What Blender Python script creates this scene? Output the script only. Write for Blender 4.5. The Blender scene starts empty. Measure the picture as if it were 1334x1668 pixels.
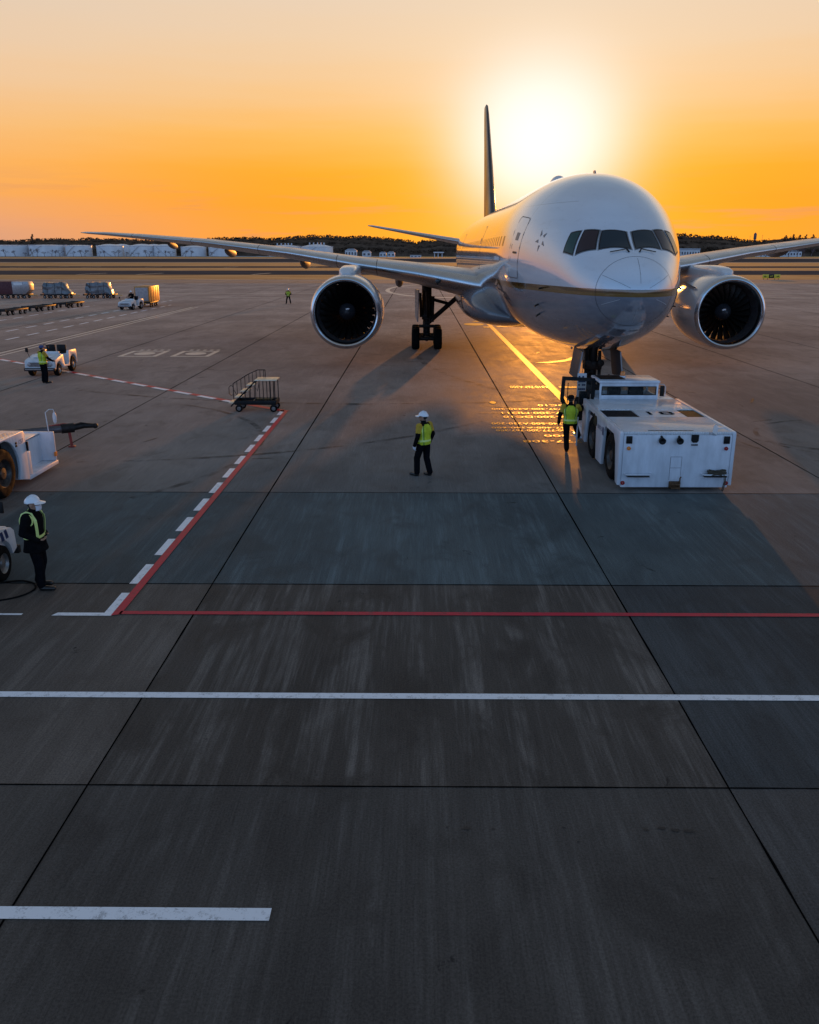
import bpy, bmesh, math, random
import numpy as np
from mathutils import Vector, Matrix

random.seed(7)
rng = np.random.default_rng(7)
C = bpy.context.scene.collection
SC = bpy.context.scene
PI = math.pi
R = math.radians

# ------------------------------------------------------------------ camera
HH = 5.82
PITCH, YAW = 16.934, 0.5536
cam = bpy.data.cameras.new('camera')
cam.sensor_fit = 'VERTICAL'
cam.sensor_height = 36.0
cam.sensor_width = 36.0
cam.lens = 1386.0 / 1668.0 * 36.0
cam.clip_start = 0.1
cam.clip_end = 12000
camo = bpy.data.objects.new('camera', cam)
C.objects.link(camo)
camo.location = (0, 0, HH)
camo.rotation_euler = (R(90 - PITCH), 0, R(YAW))
SC.camera = camo
SC.render.resolution_x, SC.render.resolution_y = 819, 1024

# ------------------------------------------------------------------ light
SUN_AZ, SUN_EL = 8.3, 4.0          # degrees right of +Y, above the horizon
SC.view_settings.view_transform = 'Standard'
SC.view_settings.look = 'None'
SC.view_settings.exposure = 0.0
SC.view_settings.gamma = 1.0
world = bpy.data.worlds.new('World')
SC.world = world
world.use_nodes = True
wt = world.node_tree
wt.nodes.clear()


class NT:
    """small helper for node trees"""
    def __init__(s, t):
        s.t = t

    def n(s, typ, **kw):
        nd = s.t.nodes.new(typ)
        for k, v in kw.items():
            setattr(nd, k, v)
        return nd

    def put(s, sock, v):
        if v is None:
            return
        if hasattr(v, 'is_output'):
            s.t.links.new(v, sock)
        else:
            sock.default_value = v

    def m(s, op, a, b=None, c=None, clamp=False):
        nd = s.n('ShaderNodeMath', operation=op, use_clamp=clamp)
        for i, v in enumerate((a, b, c)):
            if v is not None:
                s.put(nd.inputs[i], v)
        return nd.outputs[0]

    def vm(s, op, a, b=None):
        nd = s.n('ShaderNodeVectorMath', operation=op)
        s.put(nd.inputs[0], a)
        if b is not None:
            s.put(nd.inputs[1], b)
        return nd.outputs[1] if op in ('DOT_PRODUCT', 'LENGTH') else nd.outputs[0]

    def ramp(s, fac, stops, interp='LINEAR'):
        nd = s.n('ShaderNodeValToRGB')
        cr = nd.color_ramp
        cr.interpolation = interp
        while len(cr.elements) < len(stops):
            cr.elements.new(0.5)
        for e, (p, c) in zip(cr.elements, stops):
            e.position = p
            e.color = (*c, 1) if len(c) == 3 else c
        s.put(nd.inputs[0], fac)
        return nd.outputs[0]

    def mix(s, f, a, b, mode='MIX'):
        nd = s.n('ShaderNodeMix', data_type='RGBA', blend_type=mode)
        s.put(nd.inputs[0], f)
        for i, v in ((6, a), (7, b)):
            if isinstance(v, tuple) and len(v) == 3:
                v = (*v, 1)
            s.put(nd.inputs[i], v)
        return nd.outputs[2]

    def mr(s, v, a, b, c=0.0, d=1.0, smooth=True):
        nd = s.n('ShaderNodeMapRange', interpolation_type='SMOOTHSTEP' if smooth else 'LINEAR')
        s.put(nd.inputs[0], v)
        for i, q in enumerate((a, b, c, d)):
            nd.inputs[i + 1].default_value = q
        return nd.outputs[0]

    def noise(s, vec, scale, detail=3.0, rough=0.5, dist=0.0):
        nd = s.n('ShaderNodeTexNoise')
        s.put(nd.inputs['Vector'], vec)
        nd.inputs['Scale'].default_value = scale
        nd.inputs['Detail'].default_value = detail
        nd.inputs['Roughness'].default_value = rough
        nd.inputs['Distortion'].default_value = dist
        return nd.outputs[0]

    def scale(s, vec, x, y, z):
        return s.vm('MULTIPLY', vec, (x, y, z))

    def xyz(s, vec):
        nd = s.n('ShaderNodeSeparateXYZ')
        s.put(nd.inputs[0], vec)
        return nd.outputs


def sdir(az, el):
    return (math.sin(R(az)) * math.cos(R(el)), math.cos(R(az)) * math.cos(R(el)), math.sin(R(el)))


w = NT(wt)
tc = w.n('ShaderNodeTexCoord')
d = w.vm('NORMALIZE', tc.outputs['Generated'])
dx, dy, dz = w.xyz(d)
zz = w.m('MAXIMUM', dz, 0.0)
flat = w.vm('NORMALIZE', w.scale(d, 1, 1, 0.0))
caz = w.vm('DOT_PRODUCT', flat, sdir(SUN_AZ, 0))                 # cosine of the azimuth from the sun
cloudv = w.scale(d, 3.0, 3.0, 42.0)
cl = w.noise(cloudv, 1.6, 5.0, 0.55)
zw = w.m('ADD', zz, w.m('MULTIPLY', w.m('SUBTRACT', cl, 0.5), 0.022))
hi = [(0.36, (.42, .43, .44)), (0.52, (.21, .25, .30)), (0.72, (.19, .205, .225)), (1.0, (.20, .205, .215))]
near = w.ramp(zw, [(0.0, (1, .34, .025)), (0.05, (1, .335, .003)), (0.085, (1, .38, .007)), (0.12, (.97, .47, .08)), (0.16, (.92, .55, .24)), (0.205, (.86, .605, .38)), (0.27, (.79, .63, .49))] + hi)
far = w.ramp(zw, [(0.0, (.62, .34, .24)), (0.03, (.78, .36, .20)), (0.06, (.93, .40, .11)), (0.09, (.95, .44, .12)), (0.125, (.92, .51, .21)), (0.18, (.84, .585, .38)), (0.26, (.73, .595, .475))] + hi)
rear = w.ramp(zz, [(0.0, (.42, .49, .72)), (0.08, (.60, .80, 1.20)), (0.2, (.42, .76, 1.38)), (0.45, (.19, .44, .86)), (0.7, (.16, .22, .31)), (1.0, (.20, .20, .205))])
warm = w.mix(w.mr(caz, math.cos(R(38)), math.cos(R(6))), far, near)
sky = w.mix(w.mr(caz, -0.35, 0.75), rear, warm)
# faint violet cloud streaks just over the horizon
cb = w.m('MULTIPLY', w.mr(w.noise(w.scale(d, 5, 5, 75), 1.0, 5.0, 0.62), 0.52, 0.68), w.mr(zz, 0.10, 0.015))
sky = w.mix(w.m('MULTIPLY', cb, 0.5), sky, (.55, .24, .16))
# glow of the low sun in the haze
gl = w.vm('SUBTRACT', d, sdir(7.5, 6.7))
gx, gy, gz = w.xyz(gl)
ang = w.m('SQRT', w.m('ADD', w.m('ADD', w.m('MULTIPLY', gx, gx), w.m('MULTIPLY', gy, gy)), w.m('MULTIPLY', w.m('MULTIPLY', gz, gz), 1.25)))
g1 = w.m('POWER', 2.718, w.m('MULTIPLY', w.m('POWER', w.m('DIVIDE', ang, R(5.0)), 2.6), -1.0))
g2 = w.m('POWER', 2.718, w.m('MULTIPLY', w.m('POWER', w.m('DIVIDE', ang, R(9.0)), 2.0), -1.0))
sky = w.mix(w.m('MULTIPLY', g2, 0.34), sky, w.mix(w.mr(zz, .07, .17), (1.0, .62, .04), (.98, .85, .64)))
sky = w.mix(g1, sky, (1.06, 1.03, .98))
below = w.mr(dz, -0.02, 0.0, smooth=False)
sky = w.mix(below, (.10, .08, .07), sky)
bg1 = w.n('ShaderNodeBackground')
w.put(bg1.inputs[0], sky)
bg1.inputs[1].default_value = 1.0
nish = w.n('ShaderNodeTexSky', sky_type='NISHITA', sun_disc=False)
nish.sun_elevation = R(SUN_EL)
nish.sun_rotation = R(SUN_AZ)
bg2 = w.n('ShaderNodeBackground')
w.put(bg2.inputs[0], nish.outputs[0])
bg2.inputs[1].default_value = 0.005
ash = w.n('ShaderNodeAddShader')
w.put(ash.inputs[0], bg1.outputs[0])
w.put(ash.inputs[1], bg2.outputs[0])
wo = w.n('ShaderNodeOutputWorld')
w.put(wo.inputs[0], ash.outputs[0])

sl = bpy.data.lights.new('sun', 'SUN')
sl.energy = 3.2
sl.angle = R(0.6)
sl.color = (1.0, 0.36, 0.055)
so = bpy.data.objects.new('sun', sl)
C.objects.link(so)
so.rotation_euler = Vector(sdir(SUN_AZ, SUN_EL)).to_track_quat('Z', 'Y').to_euler()


# ------------------------------------------------------------------ materials
MATS = {}


def mat(name, col, rough=0.5, metal=0.0, var=0.0, vscale=6.0, bump=0.0, bscale=40.0, coat=0.0, spec=0.5, dirt=None, aniso=(1, 1, 1)):
    if name in MATS:
        return MATS[name]
    m = bpy.data.materials.new(name)
    m.use_nodes = True
    k = NT(m.node_tree)
    b = m.node_tree.nodes['Principled BSDF']
    b.inputs['Metallic'].default_value = metal
    b.inputs['Roughness'].default_value = rough
    b.inputs['Specular IOR Level'].default_value = spec
    b.inputs['Coat Weight'].default_value = coat
    b.inputs['Coat Roughness'].default_value = 0.06
    t = k.n('ShaderNodeTexCoord')
    vec = k.scale(t.outputs['Object'], *aniso)
    c = (*col, 1)
    if var > 0:
        nz = k.noise(vec, vscale, 4.0, 0.6)
        f = k.mr(nz, 0.3, 0.7)
        lo = tuple(max(0, q * (1 - var)) for q in col) if dirt is None else dirt
        c = k.mix(f, (*lo, 1), (*col, 1))
        k.put(b.inputs['Roughness'], k.mr(nz, 0.3, 0.7, min(1, rough * 1.25), rough * 0.9))
    k.put(b.inputs['Base Color'], c)
    if bump > 0:
        bn = k.n('ShaderNodeBump')
        bn.inputs['Strength'].default_value = bump
        bn.inputs['Distance'].default_value = 0.02
        k.put(bn.inputs['Height'], k.noise(vec, bscale, 3.0, 0.6))
        k.put(b.inputs['Normal'], bn.outputs[0])
    MATS[name] = m
    return m


def glass_mat(name, tint=(.02, .03, .035), see=0.0, rough=0.03):
    if name in MATS:
        return MATS[name]
    m = bpy.data.materials.new(name)
    m.use_nodes = True
    k = NT(m.node_tree)
    b = m.node_tree.nodes['Principled BSDF']
    b.inputs['Base Color'].default_value = (*tint, 1)
    b.inputs['Roughness'].default_value = rough
    b.inputs['Specular IOR Level'].default_value = 0.6
    if see > 0:
        tr = k.n('ShaderNodeBsdfTransparent')
        tr.inputs[0].default_value = (.92, .95, .94, 1)
        mx = k.n('ShaderNodeMixShader')
        mx.inputs[0].default_value = see
        k.put(mx.inputs[1], b.outputs[0])
        k.put(mx.inputs[2], tr.outputs[0])
        k.put(m.node_tree.nodes['Material Output'].inputs[0], mx.outputs[0])
    MATS[name] = m
    return m


W_PAINT = mat('vehicle_white', (.66, .69, .74), .30, var=.22, vscale=1.6, aniso=(2.2, 2.2, .7), coat=.25, bump=.02, bscale=30)
W_OLD = mat('worn_white', (.66, .67, .68), .42, var=.22, vscale=3.0, bump=.03)
BLACK = mat('black_plastic', (.008, .008, .009), .5, var=.3, spec=.25)
RUBBER = mat('rubber', (.009, .009, .009), .85, spec=.08, var=.4, vscale=8, bump=.2, bscale=60)
STEEL = mat('steel', (.45, .45, .46), .32, 1.0, var=.3)
DARKSTEEL = mat('dark_steel', (.028, .026, .025), .5, .5, spec=.3, var=.4, vscale=9)
RIM = mat('rim_metal', (.32, .31, .30), .38, .7, var=.35, vscale=10)
RIMD = mat('dirty_rim', (.07, .06, .055), .45, .5, var=.5, vscale=10)
GLASS = glass_mat('tinted_glass')
CLEAR = glass_mat('cab_glass', see=.86)
ORANGE = mat('amber_lens', (.75, .22, .03), .25)
REDLENS = mat('red_lens', (.30, .02, .02), .25)
REDPAINT = mat('red_paint', (.26, .035, .03), .5, var=.35)
OLIVE = mat('olive_panel', (.045, .042, .014), .6, spec=.2, var=.3)
NAVY = mat('navy_paint', (.015, .03, .11), .35, var=.1)
YELLOWP = mat('yellow_paint', (.62, .36, .04), .45, var=.25)


# ------------------------------------------------------------------ mesh helper
class MB:
    def __init__(s):
        s.v, s.f, s.m, s.sm = [], [], [], []

    def add(s, vs, fs, mi=0, smooth=False):
        o = len(s.v)
        s.v.extend(tuple(map(float, q)) for q in vs)
        for f in fs:
            s.f.append(tuple(o + i for i in f))
            s.m.append(mi)
            s.sm.append(smooth)

    def bm(s, b, mi=0, smooth=False):
        b.verts.index_update()
        s.add([v.co[:] for v in b.verts], [[v.index for v in f.verts] for f in b.faces], mi, smooth)
        b.free()

    def box(s, x0, x1, y0, y1, z0, z1, mi=0, bev=0.0, seg=2, mx=None):
        b = bmesh.new()
        vs = [b.verts.new((x, y, z)) for z in (z0, z1) for y in (y0, y1) for x in (x0, x1)]
        for q in ((0, 2, 3, 1), (4, 5, 7, 6), (0, 1, 5, 4), (2, 6, 7, 3), (0, 4, 6, 2), (1, 3, 7, 5)):
            b.faces.new([vs[i] for i in q])
        if bev > 0:
            bmesh.ops.bevel(b, geom=list(b.edges), offset=bev, segments=seg, affect='EDGES', profile=.5)
        if mx is not None:
            bmesh.ops.transform(b, matrix=mx, verts=b.verts)
        s.bm(b, mi, bev > 0)

    def prism(s, poly, axis, a0, a1, mi=0, bev=0.0):
        """2-D outline pushed along axis ('x': (y,z), 'y': (x,z), 'z': (x,y))"""
        def P(u, v, a):
            return {'x': (a, u, v), 'y': (u, a, v), 'z': (u, v, a)}[axis]
        b = bmesh.new()
        A = [b.verts.new(P(u, v, a0)) for u, v in poly]
        B = [b.verts.new(P(u, v, a1)) for u, v in poly]
        n = len(poly)
        b.faces.new(A)
        b.faces.new(B[::-1])
        for i in range(n):
            b.faces.new((A[i], A[(i + 1) % n], B[(i + 1) % n], B[i]))
        bmesh.ops.recalc_face_normals(b, faces=b.faces)
        if bev > 0:
            bmesh.ops.bevel(b, geom=list(b.edges), offset=bev, segments=2, affect='EDGES', profile=.5)
        s.bm(b, mi, bev > 0)

    def rings(s, rs, mi=0, smooth=True, cap=True, closed=True):
        o = len(s.v)
        n = len(rs[0])
        for r in rs:
            s.v.extend(tuple(map(float, q)) for q in r)
        k = n if closed else n - 1
        for i in range(len(rs) - 1):
            for j in range(k):
                a, b = o + i * n + j, o + i * n + (j + 1) % n
                s.f.append((a, b, b + n, a + n))
                s.m.append(mi)
                s.sm.append(smooth)
        if cap and closed:
            s.f.append(tuple(o + j for j in range(n))[::-1])
            s.f.append(tuple(o + (len(rs) - 1) * n + j for j in range(n)))
            s.m += [mi, mi]
            s.sm += [False, False]

    def tube(s, pts, r, n=8, mi=0, cap=True, smooth=True):
        pts = [Vector(p) for p in pts]
        rs = r if isinstance(r, (list, tuple)) else [r] * len(pts)
        out = []
        up = None
        for i, p in enumerate(pts):
            t = (pts[min(i + 1, len(pts) - 1)] - pts[max(i - 1, 0)]).normalized()
            if up is None:
                up = Vector((0, 0, 1)) if abs(t.z) < .9 else Vector((1, 0, 0))
            a = t.cross(up).normalized()
            up = a.cross(t).normalized()
            out.append([p + (a * math.cos(2 * PI * k / n) + up * math.sin(2 * PI * k / n)) * rs[i] for k in range(n)])
        s.rings(out, mi, smooth, cap)

    def capsule(s, p0, p1, r0, r1, n=10, mi=0):
        p0, p1 = Vector(p0), Vector(p1)
        t = (p1 - p0).normalized() if (p1 - p0).length > 1e-6 else Vector((0, 0, 1))
        pts, rr = [], []
        for a in (80, 55, 28):
            pts.append(p0 - t * r0 * math.sin(R(a)))
            rr.append(r0 * math.cos(R(a)))
        pts += [p0, p1]
        rr += [r0, r1]
        for a in (28, 55, 80):
            pts.append(p1 + t * r1 * math.sin(R(a)))
            rr.append(r1 * math.cos(R(a)))
        s.tube(pts, rr, n, mi)

    def lathe(s, o, axis, prof, n=32, mi=0, smooth=True, cap=False):
        o, t = Vector(o), Vector(axis).normalized()
        u = Vector((0, 0, 1)) if abs(t.z) < .9 else Vector((1, 0, 0))
        a = t.cross(u).normalized()
        b = a.cross(t)
        s.rings([[o + t * q + (a * math.cos(2 * PI * k / n) + b * math.sin(2 * PI * k / n)) * r for k in range(n)] for q, r in prof], mi, smooth, cap)

    def ball(s, c, rx, ry=None, rz=None, n=16, m=10, mi=0):
        ry = rx if ry is None else ry
        rz = rx if rz is None else rz
        rs = []
        for i in range(m + 1):
            a = -PI / 2 + PI * min(max(i / m, .012), .988)
            rs.append([(c[0] + rx * math.cos(a) * math.cos(2 * PI * k / n), c[1] + ry * math.cos(a) * math.sin(2 * PI * k / n), c[2] + rz * math.sin(a)) for k in range(n)])
        s.rings(rs, mi, True, True)

    def grid(s, fn, nu, nv, mi=0, smooth=True):
        vs = [fn(i / nu, j / nv) for i in range(nu + 1) for j in range(nv + 1)]
        fs = [(i * (nv + 1) + j, (i + 1) * (nv + 1) + j, (i + 1) * (nv + 1) + j + 1, i * (nv + 1) + j + 1) for i in range(nu) for j in range(nv)]
        s.add(vs, fs, mi, smooth)

    def build(s, name, mats, parent=None, sharp=40, loc=None, rotz=0.0):
        me = bpy.data.meshes.new(name)
        me.from_pydata(s.v, [], s.f)
        for q in (mats if isinstance(mats, (list, tuple)) else [mats]):
            me.materials.append(q)
        me.polygons.foreach_set('material_index', s.m)
        me.polygons.foreach_set('use_smooth', s.sm)
        me.update()
        if any(s.sm):
            me.set_sharp_from_angle(angle=R(sharp))
        o = bpy.data.objects.new(name, me)
        C.objects.link(o)
        o.parent = parent
        if loc is not None:
            o.location = loc
        o.rotation_euler.z = rotz
        return o


def tag(o, label=None, cat=None, group=None, kind=None):
    for k, v in (('label', label), ('category', cat), ('group', group), ('kind', kind)):
        if v:
            o[k] = v
    return o


def thing(name, label, cat, loc=(0, 0, 0), rotz=0.0, group=None):
    o = bpy.data.objects.new(name, None)
    C.objects.link(o)
    o.location = loc
    o.rotation_euler.z = rotz
    return tag(o, label, cat, group)


def copy_tree(o, parent=None):
    c = o.copy()
    C.objects.link(c)
    c.parent = parent
    for ch in list(o.children):
        copy_tree(ch, c)
    return c


def dup(root, label, loc, rotz=0.0, group=None, scale=None):
    c = copy_tree(root)
    c.location = loc
    c.rotation_euler.z = rotz
    if scale:
        c.scale = scale
    c['label'] = label
    if group:
        c['group'] = group
    return c


_ct, _st = math.cos(R(YAW)), math.sin(R(YAW))
_cp, _sp = math.cos(R(PITCH)), math.sin(R(PITCH))


def gpt(px, py, z=0.0):
    """ground point seen at a pixel of the 1334x1668 photograph"""
    a, b = (px - 667) / 1386.0, (834 - py) / 1386.0
    fw, up = _cp + b * _sp, -_sp + b * _cp
    t = (z - HH) / up
    return (t * a * _ct - t * fw * _st, t * a * _st + t * fw * _ct, z)


def ypt(px, py, Y):
    a, b = (px - 667) / 1386.0, (834 - py) / 1386.0
    fw, up = _cp + b * _sp, -_sp + b * _cp
    ddx, ddy = a * _ct - fw * _st, a * _st + fw * _ct
    return (Y / ddy * ddx, Y, HH + Y / ddy * up)


def text_mesh(txt, size, font_scale_x=1.0):
    cu = bpy.data.curves.new('lettering', 'FONT')
    cu.body = txt
    cu.size = size
    cu.align_x = 'CENTER'
    cu.align_y = 'CENTER'
    cu.resolution_u = 3
    o = bpy.data.objects.new('lettering', cu)
    C.objects.link(o)
    dg = bpy.context.evaluated_depsgraph_get()
    me = bpy.data.meshes.new_from_object(o.evaluated_get(dg))
    bpy.data.objects.remove(o)
    bpy.data.curves.remove(cu)
    return [(v.co.x * font_scale_x, v.co.y) for v in me.vertices], [tuple(p.vertices) for p in me.polygons]


# ------------------------------------------------------------------ setting: ground
def concrete():
    m = bpy.data.materials.new('apron_concrete')
    m.use_nodes = True
    k = NT(m.node_tree)
    b = m.node_tree.nodes['Principled BSDF']
    t = k.n('ShaderNodeTexCoord').outputs['Object']
    vc_ = k.n('ShaderNodeVertexColor', layer_name='slab_light_tint')
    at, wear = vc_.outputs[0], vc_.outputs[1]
    big = k.noise(k.scale(t, .16, .10, 1), 1.0, 4, .6)
    mid = k.noise(k.scale(t, 1.0, .55, 1), 1.0, 5, .65, .6)
    st1 = k.noise(k.scale(t, 2.6, .14, 1), 1.0, 3, .55, .15)
    st2 = k.noise(k.scale(t, 11, .5, 1), 1.0, 4, .65, .15)
    streak = k.m('ADD', k.m('MULTIPLY', st1, .5), k.m('MULTIPLY', st2, .5))     # rubbed along the taxi direction
    tine = k.noise(k.scale(t, 55, 1.1, 1), 1.0, 2, .6)
    fine = k.noise(t, 38.0, 3, .7)
    grit = k.noise(t, 150.0, 2, .7)
    c = k.mix(k.mr(big, .3, .7), (.056, .053, .051), (.092, .087, .082))
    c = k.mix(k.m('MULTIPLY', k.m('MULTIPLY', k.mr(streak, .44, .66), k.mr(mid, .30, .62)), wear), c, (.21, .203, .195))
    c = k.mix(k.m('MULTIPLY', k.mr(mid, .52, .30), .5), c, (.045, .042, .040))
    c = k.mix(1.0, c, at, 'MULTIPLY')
    f = k.m('ADD', k.m('MULTIPLY', k.mr(tine, .3, .7, 0, 1), .16), k.m('ADD', k.m('MULTIPLY', k.mr(fine, .3, .7), .40), k.m('MULTIPLY', k.mr(grit, .3, .7), .50)))
    c = k.mix(1.0, c, k.ramp(f, [(0, (.42, .42, .42)), (1.0, (1.62, 1.62, 1.62))]), 'MULTIPLY')
    sp = k.noise(k.scale(t, 1, .8, 1), .9, 6, .75, 1.2)
    c = k.mix(k.m('MULTIPLY', k.mr(sp, .645, .70), .75), c, (.014, .013, .013))
    k.put(b.inputs['Base Color'], c)
    k.put(b.inputs['Roughness'], k.mr(k.m('ADD', k.m('MULTIPLY', mid, .6), k.m('MULTIPLY', streak, .4)),   .3, .7, .54, .68))
    b.inputs['Specular IOR Level'].default_value = .2
    bn = k.n('ShaderNodeBump')
    bn.inputs['Strength'].default_value = .22
    bn.inputs['Distance'].default_value = .012
    k.put(bn.inputs['Height'], k.m('ADD', k.m('MULTIPLY', tine, .5), k.m('ADD', k.m('MULTIPLY', fine, .6), k.m('MULTIPLY', grit, .5))))
    k.put(b.inputs['Normal'], bn.outputs[0])
    # rough concrete: mostly matt, a weak sheen at grazing angles
    df = k.n('ShaderNodeBsdfDiffuse')
    k.put(df.inputs[0], c)
    df.inputs[1].default_value = .6
    k.put(df.inputs['Normal'], bn.outputs[0])
    mx = k.n('ShaderNodeMixShader')
    mx.inputs[0].default_value = .39
    k.put(mx.inputs[1], df.outputs[0])
    k.put(mx.inputs[2], b.outputs[0])
    k.put(m.node_tree.nodes['Material Output'].inputs[0], mx.outputs[0])
    return m


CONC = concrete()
XJ = [-3.75 + 7.3 * k for k in range(-22, 23)]
YJ = [2.17 - 6.2 * 2, 2.17 - 6.2, 2.17, 8.37, 14.53, 20.77] + [27 + 12.4 * k for k in range(0, 15)]


def build_apron():
    xs, ys = XJ, YJ
    me = bpy.data.meshes.new('apron')
    vs = [(x, y, 0) for y in ys for x in xs]
    nx = len(xs)
    fs = [(j * nx + i, j * nx + i + 1, (j + 1) * nx + i + 1, (j + 1) * nx + i) for j in range(len(ys) - 1) for i in range(nx - 1)]
    me.from_pydata(vs, [], fs)
    ca = me.color_attributes.new('slab_light_tint', 'FLOAT_COLOR', 'CORNER')  # slab tone, with shade and sky sheen put into the colour
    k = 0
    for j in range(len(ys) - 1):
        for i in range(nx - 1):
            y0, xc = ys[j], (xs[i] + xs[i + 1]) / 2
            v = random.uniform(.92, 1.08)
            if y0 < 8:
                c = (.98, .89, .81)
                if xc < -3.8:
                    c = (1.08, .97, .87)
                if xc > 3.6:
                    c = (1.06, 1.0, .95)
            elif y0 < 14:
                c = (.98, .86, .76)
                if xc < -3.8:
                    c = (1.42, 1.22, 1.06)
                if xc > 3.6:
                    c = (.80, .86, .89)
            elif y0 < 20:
                c = (1.0, 1.27, 1.35)  # teal shade of the jet painted into this row of slabs
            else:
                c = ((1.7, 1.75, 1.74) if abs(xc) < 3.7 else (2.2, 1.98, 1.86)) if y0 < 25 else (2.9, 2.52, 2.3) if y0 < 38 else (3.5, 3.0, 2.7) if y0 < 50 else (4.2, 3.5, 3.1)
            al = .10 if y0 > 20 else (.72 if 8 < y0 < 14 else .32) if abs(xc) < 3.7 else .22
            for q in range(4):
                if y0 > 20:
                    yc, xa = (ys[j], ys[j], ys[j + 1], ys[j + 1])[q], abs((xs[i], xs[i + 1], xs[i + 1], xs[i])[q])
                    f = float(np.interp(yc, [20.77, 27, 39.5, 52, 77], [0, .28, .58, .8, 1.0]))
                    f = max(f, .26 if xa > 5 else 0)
                    c = tuple(a_ + (b_ - a_) * f for a_, b_ in zip((1.75, 1.74, 1.68), (4.6, 3.55, 2.95)))  # warm grazing light painted in, stronger with distance
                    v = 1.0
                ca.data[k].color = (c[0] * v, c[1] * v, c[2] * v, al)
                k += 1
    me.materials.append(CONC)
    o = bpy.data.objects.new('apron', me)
    C.objects.link(o)
    return tag(o, kind='structure')


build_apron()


def sheet(name, polys, z, material):
    b = MB()
    for p in polys:
        b.add([(x, y, z) for x, y in p], [tuple(range(len(p)))])
    return tag(b.build(name, material), kind='structure')


def rect(x0, x1, y0, y1):
    return [(x0, y0), (x1, y0), (x1, y1), (x0, y1)]


GRASS = mat('dry_grass', (.52, .33, .15), 1.0, spec=.05, var=.45, vscale=.05, aniso=(1, 3, 1), bump=.3, bscale=3)
ASPH = mat('taxiway_asphalt', (.12, .10, .096), 1.0, spec=.0, var=.35, vscale=.03, aniso=(1, 4, 1))
ASPH2 = mat('runway_asphalt', (.10, .088, .085), 1.0, spec=.0, var=.3, vscale=.03, aniso=(1, 4, 1))
EDGE = mat('apron_edge_concrete', (.16, .14, .12), .6, var=.25, vscale=.08)
JOINT = mat('joint_seal', (.004, .004, .004), 1.0, spec=0.0)
g = MB()
g.add([(-6000, -400, -.06), (6000, -400, -.06), (6000, 9000, -.06), (-6000, 9000, -.06)], [(0, 1, 2, 3)])
tag(g.build('ground', GRASS), kind='structure')
sheet('apron_edge', [rect(-900, 900, 176, 197)], .004, EDGE)
sheet('apron_outer', [rect(-900, XJ[0], -40, 196), rect(XJ[-1], 900, -40, 196)], -.004, mat('far_concrete', (.32, .25, .205), .8, spec=.10, var=.25, vscale=.3))
sheet('taxiway', [rect(-3000, 3000, 248, 305)], -.02, ASPH)
sheet('taxiway', [rect(-3000, 3000, 366, 405)], -.02, ASPH)
sheet('runway_shoulder', [rect(-3000, 3000, 560, 589), rect(-3000, 3000, 931, 1010)], -.02, mat('pale_shoulder', (.50, .38, .28), 1.0, var=.2, vscale=.03, spec=.0))
sheet('runway', [rect(-3000, 3000, 590, 930)], -.02, ASPH2)
# joints: thin dark strips with a wandering edge
jb = MB()
for x in XJ:
    n = 120
    ys = np.concatenate([np.linspace(-8, 40, 90), np.linspace(41, 190, 30)])
    wd = np.interp(ys, [5, 16, 45, 120], [.009, .013, .026, .04]) * (.8 + .45 * rng.random(120)) + (rng.random(120) > .95) * .007 * (ys < 14)
    off = np.cumsum(rng.normal(0, .0016, 120))
    off -= off.mean()
    jb.rings([[(x + off[i] - wd[i], ys[i], .004), (x + off[i] + wd[i] , ys[i], .004)] for i in range(120)], closed=False, smooth=False)
for y in (2.17, 8.37, 14.53, 20.77):
    xs = np.linspace(-60, 60, 400)
    wd = .008 + .006 * rng.random(400) + .003 * (y > 12)
    off = np.cumsum(rng.normal(0, .0011, 400))
    off -= off.mean()
    jb.rings([[(xs[i], y + off[i] - wd[i], .006), (xs[i], y + off[i] + wd[i], .006)] for i in range(400)], closed=False, smooth=False)
tag(jb.build('pavement_joint', JOINT), kind='structure')


def paint(name, col, wear=.35, rough=.42, spec=.06):
    m = bpy.data.materials.new(name)
    m.use_nodes = True
    k = NT(m.node_tree)
    b = m.node_tree.nodes['Principled BSDF']
    t = k.n('ShaderNodeTexCoord').outputs['Object']
    n1 = k.noise(k.scale(t, 1, 1, 1), 7.0, 5, .7)
    n2 = k.noise(t, 60.0, 3, .7)
    f = k.mr(k.m('ADD', k.m('MULTIPLY', n1, .6), k.m('MULTIPLY', n2, .4)), .50, .36, 0, wear)
    c = k.mix(f, (*col, 1), (.07, .066, .062, 1))
    k.put(b.inputs['Base Color'], c)
    b.inputs['Roughness'].default_value = rough
    b.inputs['Specular IOR Level'].default_value = spec
    bn = k.n('ShaderNodeBump')
    bn.inputs['Strength'].default_value = .05
    bn.inputs['Distance'].default_value = .004
    k.put(bn.inputs['Height'], n2)
    k.put(b.inputs['Normal'], bn.outputs[0])
    return m


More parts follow.
